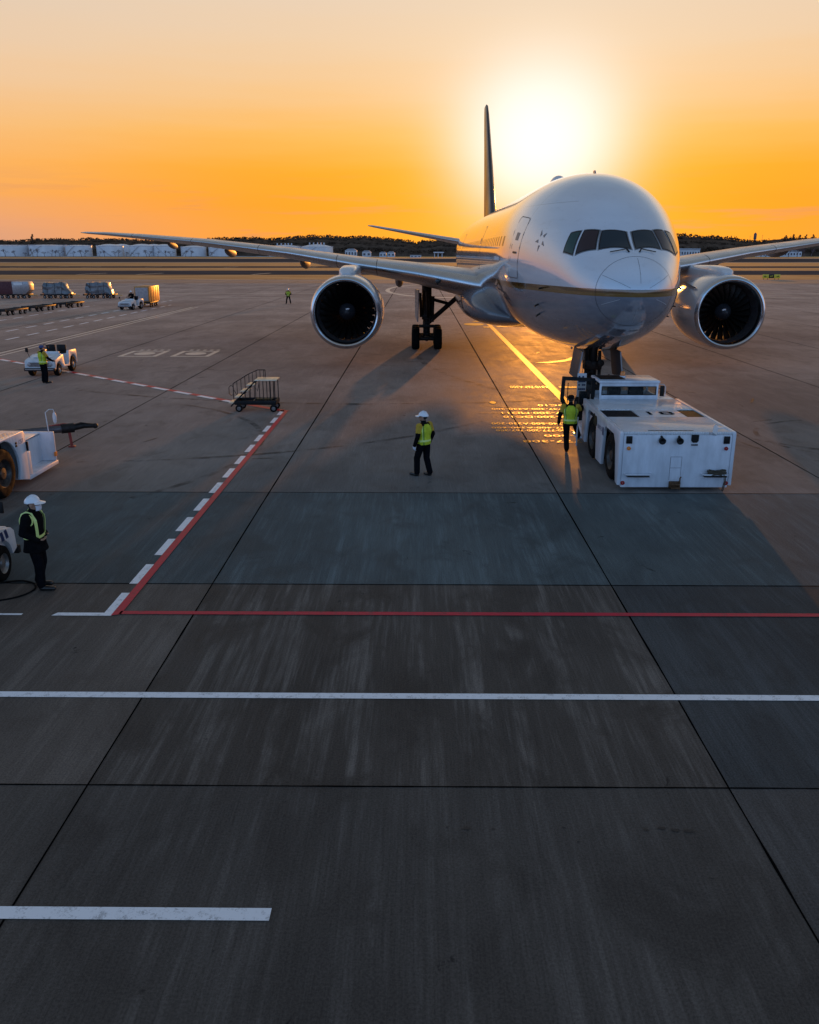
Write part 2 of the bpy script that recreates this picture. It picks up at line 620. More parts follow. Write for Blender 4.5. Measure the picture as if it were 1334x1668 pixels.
P_WHITE = paint('marking_white', (.80, .82, .85), .5)
P_RED = paint('marking_red', (.50, .030, .055), .6)
P_YEL = paint('marking_yellow', (.80, .40, .02), .3, .52)
P_CREAM = paint('marking_cream', (.66, .58, .48), .4)
P_LET = paint('marking_lettering', (.85, .42, .04), .15, .46, .2)
Z1 = .009
sheet('white_line', [rect(-60, 60, 10.35, 10.50), rect(-60, -1.34, 6.31, 6.465)], Z1, P_WHITE)
wl = [rect(-60, -6.64, 13.09, 13.16), [(-6.13, 13.075), (-5.13, 13.075), (-5.0, 13.2), (-6.07, 13.2)], [(-5.28, 13.2), (-5.13, 13.2), (-5.13, 14.08), (-5.28, 14.08)]]
for y in np.arange(14.52, 31.6, 1.545):
    wl.append(rect(-5.29, -5.135, y, y + 1.02))
sheet('white_dashes', wl, Z1, P_WHITE)
sheet('red_line', [rect(-5.02, 60, 13.14, 13.27), [(-5.13, 13.08), (-4.98, 13.14), (-4.98, 32.2), (-5.13, 32.35)]], Z1 + .004, P_RED)


def line(p, q, wid):
    p, q = Vector(p[:2]), Vector(q[:2])
    t = (q - p).normalized()
    n = Vector((-t.y, t.x)) * wid / 2
    return [tuple(p + n), tuple(q + n), tuple(q - n), tuple(p - n)]


def dashes(p, q, wid, per, dash):
    p, q = Vector(p[:2]), Vector(q[:2])
    L = (q - p).length
    t = (q - p) / L
    return [line(p + t * s, p + t * min(L, s + dash), wid) for s in np.arange(0, L, per)]


sheet('red_line', [line((-26.5, 51.2), (-5.0, 32.28), .3)], Z1, P_RED)
sheet('white_dashes', dashes((-26.4, 51.0), (-7.3, 34.2), .26, 1.75, 1.15), Z1 + .004, P_WHITE)
sheet('yellow_line', [rect(-25.45, -25.2, 44, 98), rect(-24.8, -24.6, 44, 98)], Z1, P_CREAM)
sheet('road_dashes', dashes((-31.9, 60), (-31.6, 112), .24, 3.4, 2.0) + dashes((-28.8, 50), (-28.9, 102), .24, 3.4, 2.0) + dashes((-37.6, 60), (-37.5, 101), .24, 3.4, 2.0), Z1, P_WHITE)
sheet('white_line', [line((-38.8, 131.4), (120, 131.4), .5), line((-37, 122), (9, 113), .4), line((20, 119), (120, 124), .4)], Z1, P_CREAM)
sheet('white_dashes', dashes((50, 118), (85, 104), .45, 5, 2.6), Z1, P_CREAM)
sq = []
for x in (-17.65, -14.55):
    sq += [rect(x, x + 2.3, 50.2, 50.5), rect(x, x + 2.3, 52.9, 53.2), rect(x, x + .28, 50.5, 52.9), rect(x + 2.02, x + 2.3, 50.5, 52.9)]
    sq.append([(x + 1.15 + .62 * math.cos(a), 51.8 + .75 * math.sin(a)) for a in np.linspace(0, 2 * PI, 25)[:-1]])
    sq += [rect(x + .3 + .42 * i, x + .5 + .42 * i, 53.5, 53.95) for i in range(5)]
sheet('parking_marking', sq, Z1, P_CREAM)
NX, NY = 6.06, 23.97
sheet('taxi_line', [rect(5.86, 6.22, 26, 88)], Z1, P_YEL)
arc = []
cx, cy, rx, ry = 4.0, 145.0, 9.0, 25.0
for i in range(40):
    a0, a1 = R(75 + 5.3 * i), R(75 + 5.3 * (i + 1))
    arc.append([(cx + (rx + .35) * math.cos(a0), cy + (ry + .9) * math.sin(a0)), (cx + (rx + .35) * math.cos(a1), cy + (ry + .9) * math.sin(a1)), (cx + (rx - .35) * math.cos(a1), cy + (ry - .9) * math.sin(a1)), (cx + (rx - .35) * math.cos(a0), cy + (ry - .9) * math.sin(a0))])
sheet('taxi_line', arc, Z1, P_CREAM)


def ell(cx, cy, rx, ry):
    return [(cx + rx * math.cos(a), cy + ry * math.sin(a)) for a in np.linspace(0, 2 * PI, 29)[:-1]]


sheet('stop_marking', [ell(4.75, 74.0, .85, 1.35), ell(6.4, 77.2, 1.6, .8), rect(5.35, 5.85, 70.6, 71.6), [(6.5, 71.2), (9.3, 71.4), (9.3, 72.4), (6.5, 72.0)], ell(9.5, 76.6, 1.8, .8)], Z1 + .004, P_YEL)
sheet('stop_marking', [[(6.5, 47.6), (7.4, 48.0), (8.4, 49.0), (9.4, 51.2), (9.4, 49.6), (8.2, 48.0), (7.2, 47.4)], rect(6.4, 8.2, 38.35, 38.75), ell(3.05, 34.4, .13, .3)], Z1, P_YEL)
lb = MB()
rows = [('A310·767·A300', 5.05, 38.6, .8), ('DC10', 5.35, 33.75, .5), ('747-400·A340-300', 4.25, 32.9, .36), ('767-300·MD11', 4.5, 32.05, .5), ('747-200·DC10', 4.55, 31.25, .46),
        ('A340-500·A330-200', 4.0, 29.95, .44), ('747-400·A340-600', 3.95, 29.2, .32), ('A300·777-200·767-200', 4.05, 28.72, .40), ('737-800', 5.15, 27.85, .38), ('777-300', 4.35, 26.97, .42)]
for txt, x, y, h in rows:
    vs, fs = text_mesh(txt, h * 1.35, 1.0)
    wd = max(abs(v[0]) for v in vs) * 2
    tw = {'A310·767·A300': 1.75}.get(txt, min(2.75, .255 * len(txt) + .1))
    sx = tw / wd
    lb.add([(x - v[0] * sx, y - v[1] * .8, Z1 + .004) for v in vs], fs)
tag(lb.build('stop_position_lettering', P_LET), kind='structure')
# rubber marks and patches on the apron
rub = mat('rubber_mark', (.016, .015, .015), .6, var=.2)
mk = []
for i in range(70):
    x, y = random.uniform(-30, 30), random.uniform(23, 95)
    if 5 < x < 8 and y < 30:
        continue
    L, wd, a = random.uniform(.2, .9), random.uniform(.03, .10), random.gauss(PI / 2 if random.random() < .4 else 0, .4)
    pts = []
    for t in np.linspace(0, 2 * PI, 11)[:-1]:
        q = random.uniform(.6, 1.1)
        u, v = L * q * math.cos(t), wd * q * math.sin(t)
        pts.append((x + u * math.cos(a) - v * math.sin(a), y + u * math.sin(a) + v * math.cos(a)))
    mk.append(pts)
for px, py, s in ((760, 1350, .05), (728, 1348, .03), (803, 1351, .03), (1052, 1352, .05), (1078, 1350, .05), (1100, 1353, .06), (1125, 1354, .07), (918, 1349, .025), (463, 1330, .025), (942, 1372, .025), (348, 1550, .022), (690, 1505, .015), (1160, 1432, .02)):
    x, y, _ = gpt(px, py)
    mk.append([(x + s * .75 * random.uniform(.4, 1.5) * math.cos(t), y + .45 * s * random.uniform(.6, 1.3) * math.sin(t)) for t in np.linspace(0, 2 * PI, 10)[:-1]])
sheet('oil_stain', mk, .007, rub)
scuff = bpy.data.materials.new('tyre_scuff')
scuff.use_nodes = True
k_ = NT(scuff.node_tree)
b_ = scuff.node_tree.nodes['Principled BSDF']
b_.inputs['Base Color'].default_value = (.02, .018, .017, 1)
b_.inputs['Roughness'].default_value = .8
t_ = k_.n('ShaderNodeTexCoord').outputs['Object']
k_.put(b_.inputs['Alpha'], k_.m('MULTIPLY', k_.mr(k_.noise(t_, .9, 4, .7), .40, .72), .62))
sc_ = MB()
for cx_, cy_, rr_, a0_, a1_, wd_ in ((14.5, 27.5, 3.2, 100, 300, .16), (14.2, 27.2, 3.8, 110, 330, .12), (15.5, 30.5, 5.5, 140, 300, .2), (22, 36, 14, 160, 250, .22), (-14, 26, 9, -40, 60, .2), (-10.5, 40, 16, 230, 330, .22), (-2, 60, 26, 240, 300, .3), (30, 52, 30, 150, 220, .3), (-12.2, 10.8, 4.0, 20, 75, .05)):
    aa = [R(a0_ + (a1_ - a0_) * q / 40) for q in range(41)]
    sc_.rings([[(cx_ + (rr_ - wd_ / 2) * math.cos(a), cy_ + (rr_ - wd_ / 2) * math.sin(a), .007), (cx_ + (rr_ + wd_ / 2) * math.cos(a), cy_ + (rr_ + wd_ / 2) * math.sin(a), .007)] for a in aa], closed=False, smooth=False)
tag(sc_.build('tyre_scuff', scuff), kind='structure')
# painted marks and edge lights out on the taxiways
fm = []
for px, py in ((150, 446), (245, 446), (675, 446), (35, 435), (95, 435), (150, 435), (250, 435), (377, 435), (426, 446), (508, 435), (1250, 432), (1215, 437), (1300, 431)):
    x, y, _ = gpt(px, py)
    fm.append([(x - 1.6, y - 9), (x - .6, y - 9), (x + 1.6, y + 9), (x + .6, y + 9)])
sheet('taxiway_marking', fm, .01, mat('far_marking', (.7, .55, .36), .5))

# ------------------------------------------------------------------ airliner
PR = np.array([
    (0, 4.78, 4.74, 0.02), (0.08, 5.06, 4.5, 0.34), (0.25, 5.3, 4.27, 0.62), (0.5, 5.52, 4.05, 0.88), (1.0, 5.83, 3.73, 1.2), (1.5, 6.12, 3.5, 1.43), (1.9, 6.42, 3.35, 1.58),
    (2.4, 6.8, 3.2, 1.74), (3.0, 7.2, 3.06, 1.92), (4.0, 7.68, 2.86, 2.2), (5.0, 8.02, 2.72, 2.47), (6.0, 8.26, 2.62, 2.7), (7.5, 8.46, 2.53, 2.96), (9.0, 8.55, 2.48, 3.07),
    (11, 8.57, 2.46, 3.1), (44, 8.57, 2.46, 3.1), (48, 8.57, 2.75, 3.0), (52, 8.56, 3.5, 2.72), (56, 8.5, 4.5, 2.2), (60, 8.3, 5.7, 1.35), (62.5, 8.0, 6.6, .6), (63, 7.7, 6.9, .3)])


def pch(x, xs, ys):
    h = np.diff(xs)
    dl = np.diff(ys) / h
    n = len(xs)
    mm = np.zeros(n)
    mm[0], mm[-1] = dl[0], dl[-1]
    for i in range(1, n - 1):
        mm[i] = 0 if dl[i - 1] * dl[i] <= 0 else 2 * dl[i - 1] * dl[i] / (dl[i - 1] + dl[i])
    i = min(max(int(np.searchsorted(xs, x)) - 1, 0), n - 2)
    t = (x - xs[i]) / h[i]
    return (2 * t**3 - 3 * t**2 + 1) * ys[i] + (t**3 - 2 * t**2 + t) * h[i] * mm[i] + (-2 * t**3 + 3 * t**2) * ys[i + 1] + (t**3 - t**2) * h[i] * mm[i + 1]


US = np.sqrt(PR[:, 0])


def prof(s):
    u = math.sqrt(max(s, 0))
    return pch(u, US, PR[:, 1]), pch(u, US, PR[:, 2]), pch(u, US, PR[:, 3])


def fpt(s, phi, off=0.0):
    """point on the fuselage skin: station s aft of the nose, angle phi from the crown (+ = +X)"""
    def P(s, phi):
        c, b, wd = prof(s)
        return Vector((wd * math.sin(phi), s, (c + b) / 2 + (c - b) / 2 * math.cos(phi)))
    p = P(s, phi)
    if off:
        e = 2e-3
        n = (P(s, phi + e) - P(s, phi - e)).cross(P(s + e, phi) - P(max(s - e, 0), phi))
        n.normalize()
        c = Vector((0, p.y + .6, (prof(s)[0] + prof(s)[1]) / 2))
        if n.dot(p - c) < 0:
            n = -n
        p = p + n * off
    return p


def aircraft_paint():
    m = bpy.data.materials.new('aircraft_paint')
    m.use_nodes = True
    k = NT(m.node_tree)
    b = m.node_tree.nodes['Principled BSDF']
    t = k.n('ShaderNodeTexCoord').outputs['Object']
    x, y, z = k.xyz(t)
    n1 = k.noise(k.scale(t, .5, .25, 1.6), 1.0, 4, .6)
    n2 = k.noise(k.scale(t, 3, .6, 6), 1.0, 4, .65)
    up = k.mix(k.mr(n1, .3, .7), (.58, .63, .69), (.64, .69, .745))
    lo = k.mix(k.mr(n2, .3, .7), (.18, .19, .225), (.23, .24, .275))
    gold = k.mix(k.mr(z, 4.74, 4.76, smooth=False), (.20, .11, .03), (.10, .05, .012))
    c = k.mix(k.m('GREATER_THAN', z, 4.86), gold, up)
    c = k.mix(k.m('GREATER_THAN', z, 4.66), lo, c)
    # skin seams
    sy = k.m('ABSOLUTE', k.m('SUBTRACT', k.m('FRACT', k.m('DIVIDE', k.m('ADD', y, 1.75), 5.2)), .5))
    seam = k.m('LESS_THAN', sy, .0026)
    sz = k.m('LESS_THAN', k.m('ABSOLUTE', k.m('SUBTRACT', z, 7.35)), .006)
    seam = k.m('MAXIMUM', seam, k.m('MULTIPLY', sz, k.m('GREATER_THAN', y, 4.0)))
    seam = k.m('MULTIPLY', seam, k.m('GREATER_THAN', y, 3.3))
    c = k.mix(k.m('MULTIPLY', seam, .55), c, (.06, .06, .07))
    # grime streaks
    c = k.mix(k.m('MULTIPLY', k.mr(n2, .55, .75), .14), c, (.22, .20, .18))
    k.put(b.inputs['Base Color'], c)
    k.put(b.inputs['Roughness'], k.mr(n1, .3, .7, .12, .19))
    b.inputs['Coat Weight'].default_value = 1.0
    b.inputs['Coat Roughness'].default_value = .06
    b.inputs['Specular IOR Level'].default_value = .8
    bn = k.n('ShaderNodeBump')
    bn.inputs['Strength'].default_value = .035
    bn.inputs['Distance'].default_value = .05
    k.put(bn.inputs['Height'], k.noise(k.scale(t, 1.1, .8, 1.6), 1.0, 2, .5))
    k.put(b.inputs['Normal'], bn.outputs[0])
    return m


APAINT = aircraft_paint()
A_WHITE = mat('aircraft_white', (.66, .67, .68), .22, var=.1, vscale=1.2, coat=.3)
A_GREY = mat('aircraft_grey', (.30, .31, .33), .28, var=.2, vscale=1.2, coat=.2)
A_WING = mat('wing_grey', (.40, .41, .42), .30, var=.15, vscale=.8, coat=.1)
A_METAL = mat('polished_lip', (.62, .64, .66), .20, 1.0, var=.08)
A_LE = mat('leading_edge_metal', (.60, .62, .64), .27, 1.0, var=.1, vscale=1.5)
A_DARK = mat('seam_dark', (.02, .02, .022), .5)
A_FIN = mat('fin_paint', (.045, .042, .045), .3, var=.1, vscale=.5)
BLADE = mat('fan_blade', (.05, .044, .04), .30, .9, var=.2)
INNER = mat('inlet_liner', (.05, .05, .055), .5, var=.3)
GREYF = mat('window_frame_grey', (.17, .18, .19), .4)
COCKPIT = glass_mat('cockpit_glass', (.010, .030, .042), rough=.05)  # dark blue, plum and teal panes: differing reflections put into the glass colour
COCKPIT_B = glass_mat('cockpit_reflection_plum', (.030, .020, .026), rough=.05)
COCKPIT_C = glass_mat('cockpit_reflection_teal', (.018, .060, .055), rough=.05)
for m_ in (COCKPIT, COCKPIT_B, COCKPIT_C):
    m_.node_tree.nodes['Principled BSDF'].inputs['Specular IOR Level'].default_value = .3
    m_.node_tree.nodes['Principled BSDF'].inputs['Coat Weight'].default_value = .0

jet = thing('airliner', 'white twin-engine passenger jet with gold stripe parked nose towards the tug', 'airplane', (NX, NY, 0))
b = MB()
SS = [0.002, .02, .05, .1, .18, .28, .4, .55, .72, .9, 1.1, 1.3, 1.5, 1.75, 2, 2.3, 2.6, 3, 3.4, 3.8, 4.3, 4.8, 5.4, 6, 6.7, 7.5, 8.3, 9.2, 10.2, 11.5] + list(np.arange(13.5, 62.5, 1.0)) + [62.5, 63]
NP = 112
b.rings([[fpt(s, 2 * PI * k / NP) for k in range(NP)] for s in SS])
b.build('fuselage', APAINT, jet, sharp=60)


def strip(mb, pts, wid, off, mi=0, closed=False):
    """thin line on the skin through (s, phi) points"""
    P = [fpt(s, p, off) for s, p in pts]
    n = len(P)
    out = []
    for i in range(n):
        a, c = (P[(i - 1) % n], P[(i + 1) % n]) if closed else (P[max(i - 1, 0)], P[min(i + 1, n - 1)])
        t = (c - a).normalized()
        nn = (fpt(pts[i][0], pts[i][1], off + .1) - P[i]).normalized()
        q = t.cross(nn).normalized() * wid / 2
        out.append([P[i] + q, P[i] - q])
    if closed:
        out.append(out[0])
    mb.rings(out, mi, True, False, False)


def lerp(a, b, t):
    return (a[0] + (b[0] - a[0]) * t, a[1] + (b[1] - a[1]) * t)


def quad_patch(mb, q, off, nu=8, nv=6, mi=0):
    """q: corners (s,phi): top-inner, top-outer, bottom-outer, bottom-inner"""
    def f(u, v):
        a, c = lerp(q[0], q[1], u), lerp(q[3], q[2], u)
        p = lerp(a, c, v)
        return fpt(p[0], p[1], off)
    mb.grid(f, nu, nv, mi)


def shrink(q, t):
    cx = sum(p[0] for p in q) / 4
    cy = sum(p[1] for p in q) / 4
    return [(p[0] + (cx - p[0]) * t, p[1] + (cy - p[1]) * t) for p in q]


# radome seam with lightning strips
b = MB()
ring = [(.82 - .16 * (1 - math.cos(a)) / 2 * (1 if a else 0) + .16 * ((1 - math.cos(a)) / 2) ** 2, a) for a in np.linspace(0, 2 * PI, 73)[:-1]]
strip(b, ring, .011, .004, closed=True)
for a in (0.03, -1.05, 1.05):
    strip(b, [(s, a) for s in np.linspace(.06, .74, 14)], .007, .004)
b.build('radome_seam', A_DARK, jet)
for a in (-2.0, 2.0, PI):
    b = MB()
    strip(b, [(s, a) for s in np.linspace(.2, .66, 10)], .012, .004)
    b.build('lightning_strip', mat('strip_grey', (.45, .45, .47), .4), jet)

QW = [[(1.86, .055), (2.11, .446), (1.60, .635), (1.17, .055)],
      [(2.18, .49), (2.51, .70), (2.15, 1.041), (1.68, .695)],
      [(2.60, .752), (2.90, .897), (2.75, 1.166), (2.26, 1.09)]]
QF = [(1.92, 0), (2.16, .46), (2.56, .70), (2.98, .90), (2.83, 1.22), (2.18, 1.125), (1.63, .70), (1.10, 0)]
fb = MB()
for sg in (-1, 1):
    for q in QW:
        qq = [(s, sg * p) for s, p in q]
        big = shrink(qq, -.13)
        quad_patch(fb, big, .006)
    for i in range(3):
        qq = [(s, sg * p) for s, p in QW[i]]
        pb = MB()
        quad_patch(pb, shrink(qq, .03), .013, 10, 8)
        wn = pb.build('cockpit_window', [COCKPIT, COCKPIT_B, COCKPIT_C][i], jet)
        sb = MB()
        ed = []
        for k in range(4):
            for t in np.linspace(0, 1, 7)[:-1]:
                ed.append(lerp(qq[k], qq[(k + 1) % 4], t))
        strip(sb, ed, .03, .015, closed=True)
        sb.build('window_seal', BLACK, wn)
fo = fb.build('windshield_frame', GREYF, jet)
for sg in (-1, 1):
    wb = MB()
    P0 = fpt(1.13, sg * .16, .05)
    P1 = fpt(1.22, sg * .50, .05)
    wb.tube([fpt(1.02, sg * .12, .02), P0], .022, 6)
    wb.tube([P0, P1], .014, 6)
    wb.build('wiper', BLACK, jet)


def door(sg, s0, s1, p0, p1):
    q = [(s0, sg * p0), (s1, sg * p0), (s1, sg * p1), (s0, sg * p1)]
    db = MB()
    quad_patch(db, q, .004, 6, 16)
    do = db.build('door', APAINT, jet)
    eb = MB()
    rr = .12
    ed = []
    dp, ds = .05, .13
    for a0, cs, cp in ((180, s0 + ds, p0 + dp), (270, s1 - ds, p0 + dp), (0, s1 - ds, p1 - dp), (90, s0 + ds, p1 - dp)):
        for a in (0, 30, 60, 90):
            ed.append((cs + ds * math.cos(R(a0 + a)), sg * (cp + dp * math.sin(R(a0 + a)))))
    dense = []
    for i in range(len(ed)):
        for t in np.linspace(0, 1, 5)[:-1]:
            dense.append(lerp(ed[i], ed[(i + 1) % len(ed)], t))
    strip(eb, dense, .028, .009, closed=True)
    eb.build('door_seam', mat('door_gap', (.06, .06, .065), .5), do)
    hb = MB()
    strip(hb, [(s0 + .25, sg * (p0 + .42)), (s0 + .62, sg * (p0 + .42))], .07, .02)
    strip(hb, [(s1 - .2, sg * (p0 + .33)), (s1 - .2, sg * (p0 + .53))], .03, .015)
    hb.build('handle', A_DARK, do)
    vb = MB()
    quad_patch(vb, [(s0 + .36, sg * (p0 + .19)), (s0 + .66, sg * (p0 + .19)), (s0 + .66, sg * (p0 + .28)), (s0 + .36, sg * (p0 + .28))], .012, 2, 3)
    vb.build('door_window', GREYF, do)
    return do


for sg in (-1, 1):
    door(sg, 6.0, 7.08, 1.02, 1.73)
    for s in (19.2, 37.5, 49.5):
        door(sg, s, s + 1.07, 1.05, 1.71)
    for i in range(48):
        s = 8.4 + i * .86
        if any(abs(s + .12 - (dd + .5)) < .85 for dd in (19.2, 37.5, 49.5)):
            continue
        cb_ = MB()
        quad_patch(cb_, [(s, sg * 1.27), (s + .25, sg * 1.27), (s + .25, sg * 1.385), (s, sg * 1.385)], .007, 2, 3)
        cb_.build('cabin_window', mat('cabin_pane', (.10, .10, .11), .15), jet)
# five-dart alliance emblem
eb = MB()
for k in range(5):
    a = 2 * PI * k / 5 + .3
    P = []
    for rr, da in ((.38, 0), (.17, .40), (.19, -.28)):
        P.append((4.42 + rr * 1.0 * math.cos(a + da), -(1.21 + rr / 2.55 * math.sin(a + da))))
    eb.add([fpt(s, p, .008) for s, p in P], [(0, 1, 2)])
eb.build('tail_star_emblem', mat('emblem_grey', (.16, .16, .18), .4), jet)
vs, fs = text_mesh('777-200', .19)
tb = MB()
tb.add([fpt(1.16 - v[1] * .75, (PI - math.asin(max(-.95, min(.95, v[0] / prof(1.16)[2])))), .006) for v in vs], fs)
tb.build('model_lettering', A_DARK, jet)
# probes, aerials, lamps
for s, p, L in ((4.6, -2.02, .22), (4.9, -2.16, .2), (3.9, -1.78, .16), (4.6, 2.02, .22), (4.9, 2.16, .2), (3.9, 1.78, .16)):
    pb = MB()
    a = fpt(s, p)
    n = (fpt(s, p, .2) - a).normalized()
    pb.tube([a, a + n * .14, a + n * .15 - Vector((0, L, 0))], [.035, .028, .016], 6)
    pb.build('pitot_probe', DARKSTEEL, jet)
for s, z in ((7.2, .10), (21, .30), (34, .30)):
    pb = MB()
    c = prof(s)[0]
    pb.prism([(s, c - .05), (s + .45, c - .05), (s + .42, c + z), (s + .22, c + z)], 'x', -.02, .02)
    pb.build('blade_antenna', A_GREY, jet)
pb = MB()
pb.ball((0, 15.5, 8.6), .38, .8, .42)
pb.build('satellite_antenna', A_WHITE, jet)
pb = MB()
pb.prism([(9.8, 2.5), (10.2, 2.5), (10.15, 2.2), (9.95, 2.2)], 'x', -.02, .02)
pb.build('blade_antenna', A_GREY, jet)
# belly fairing
b = MB()
rs = []
for s, wd, zt, zb in ((18.6, 1.6, 3.0, 2.5), (19.4, 2.6, 3.4, 2.36), (20.6, 3.25, 3.9, 2.2), (22.2, 3.62, 4.4, 2.05), (24.5, 3.75, 4.6, 1.98), (30, 3.75, 4.6, 1.98), (35, 3.6, 4.4, 2.05), (38.5, 3.0, 3.7, 2.3), (41, 1.6, 3.0, 2.5)):
    cz, hz = (zt + zb) / 2, (zt - zb) / 2
    rs.append([(wd * math.copysign(abs(math.cos(a)) ** .75, math.cos(a)), s, cz + hz * math.copysign(abs(math.sin(a)) ** .75, math.sin(a))) for a in np.linspace(0, 2 * PI, 49)[:-1]])
b.rings(rs)
b.build('belly_fairing', mat('fairing_paint', (.13, .135, .15), .25, var=.2, vscale=1.2, coat=.6), jet)

WS = [(1.6, 21.0, 14.9, 3.9, 1.85), (3.1, 22.1, 13.8, 4.07, 1.72), (6.2, 24.3, 11.7, 4.62, 1.3), (9.6, 26.6, 9.7, 5.1, .98), (14, 29.7, 8.0, 5.75, .74), (20, 33.9, 6.2, 6.42, .56), (25.5, 37.75, 4.35, 6.9, .38), (28.6, 39.95, 3.0, 7.13, .26), (30.4, 41.1, 1.9, 7.23, .16), (31.0, 41.9, .9, 7.26, .07)]


def airfoil(c, t, n=22):
    """closed (y,z) outline, LE at 0; upper surface first from TE"""
    out = []
    for i in range(n + 1):
        x = .5 * (1 + math.cos(PI * i / n))
        y = 5 * (.2969 * math.sqrt(x) - .1260 * x - .3516 * x**2 + .2843 * x**3 - .1036 * x**4)
        out.append((x, y * 1.0 + .018 * math.sin(PI * x)))
    low = [(x, -y * .86 + .0) for x, y in [(p[0], p[1] - .018 * math.sin(PI * p[0])) for p in out[::-1][1:-1]]]
    return [(x * c, y * t) for x, y in out + low]


def flying_surface(name, sections, sg, mats, le=.045, twist=0.0):
    mb = MB()
    rs = []
    for l, s, c, z, t in sections:
        tw = math.tan(R(twist))
        rs.append([(sg * l, s + y, z + zz_ - tw * (y - .4 * c)) for y, zz_ in airfoil(c, t)])
    mb.rings(rs)
    n = len(rs[0])
    pts = airfoil(1, .1)
    for i in range(len(rs) - 1):
        for j in range(n):
            if (pts[j][0] + pts[(j + 1) % n][0]) / 2 < le:
                mb.m[i * n + j] = 1
    return mb.build(name, mats, jet, sharp=50)


def wing_at(l):
    for i in range(len(WS) - 1):
        if WS[i][0] <= l <= WS[i + 1][0]:
            f = (l - WS[i][0]) / (WS[i + 1][0] - WS[i][0])
            return [WS[i][k] + f * (WS[i + 1][k] - WS[i][k]) for k in range(5)]


for sg in (-1, 1):
    wing = flying_surface('wing', WS, sg, [A_WING, A_LE], .05, 1.2)
    for l, r_, L in ((7.3, .34, 5.0), (13.8, .30, 4.4), (19.4, .26, 3.6), (24.0, .2, 2.6)):
        _, s, c, z, t = wing_at(l)
        fb = MB()
        y0 = s + c * .62
        rs = []
        for u in np.linspace(0, 1, 12):
            rad = max(.02, r_ * math.sin(PI * min(1, max(0, u * .96 + .02))) ** .55)
            rs.append([(sg * l + rad * .8 * math.cos(a), y0 + u * L, z - t * .25 - r_ * .85 - .25 * u + rad * 1.25 * math.sin(a)) for a in np.linspace(0, 2 * PI, 17)[:-1]])
        fb.rings(rs)
        fb.build('flap_fairing', mat('fairing_grey', (.16, .16, .17), .55, spec=.2), wing)
    # slat breaks
    sb = MB()
    for l in (8.4, 10.8, 16, 21, 26):
        _, s, c, z, t = wing_at(l)
        af = [p for p in airfoil(c, t) if p[0] < c * .16]
        q = [(sg * l, s + y - .004, z + zz_ * 1.012 - math.tan(R(1.2)) * (y - .4 * c)) for y, zz_ in af]
        sb.rings([[(p[0] - .02, p[1], p[2]) for p in q], [(p[0] + .02, p[1], p[2]) for p in q]], closed=False)
    sb.build('slat_gap', A_DARK, wing)
    lb_ = MB()
    lb_.ball((sg * 5.0, 23.42, 4.36), .14, .1, .14, 12, 8)
    lb_.build('landing_light', GLASS, wing)
    flying_surface('stabilizer', [(1.2, 52.2, 6.6, 6.55, .62), (2.2, 53.0, 6.0, 6.72, .55), (6.5, 56.3, 4.0, 7.5, .36), (10.3, 59.3, 2.4, 8.2, .2), (10.77, 60.0, 1.5, 8.28, .1)], sg, [A_WING, A_LE], .05)
# fin
fb = MB()
rs = []
for z, s, c, t in ((8.2, 47.9, 10.4, .95), (8.8, 49.2, 9.4, .9), (13, 53.2, 6.6, .66), (17.6, 57.7, 3.8, .40), (18.3, 58.5, 3.2, .3), (18.45, 59.0, 2.4, .12)):
    rs.append([(zz_, s + y, z) for y, zz_ in airfoil(c, t)])
fb.rings(rs)
fb.build('fin', A_FIN, jet, sharp=50)


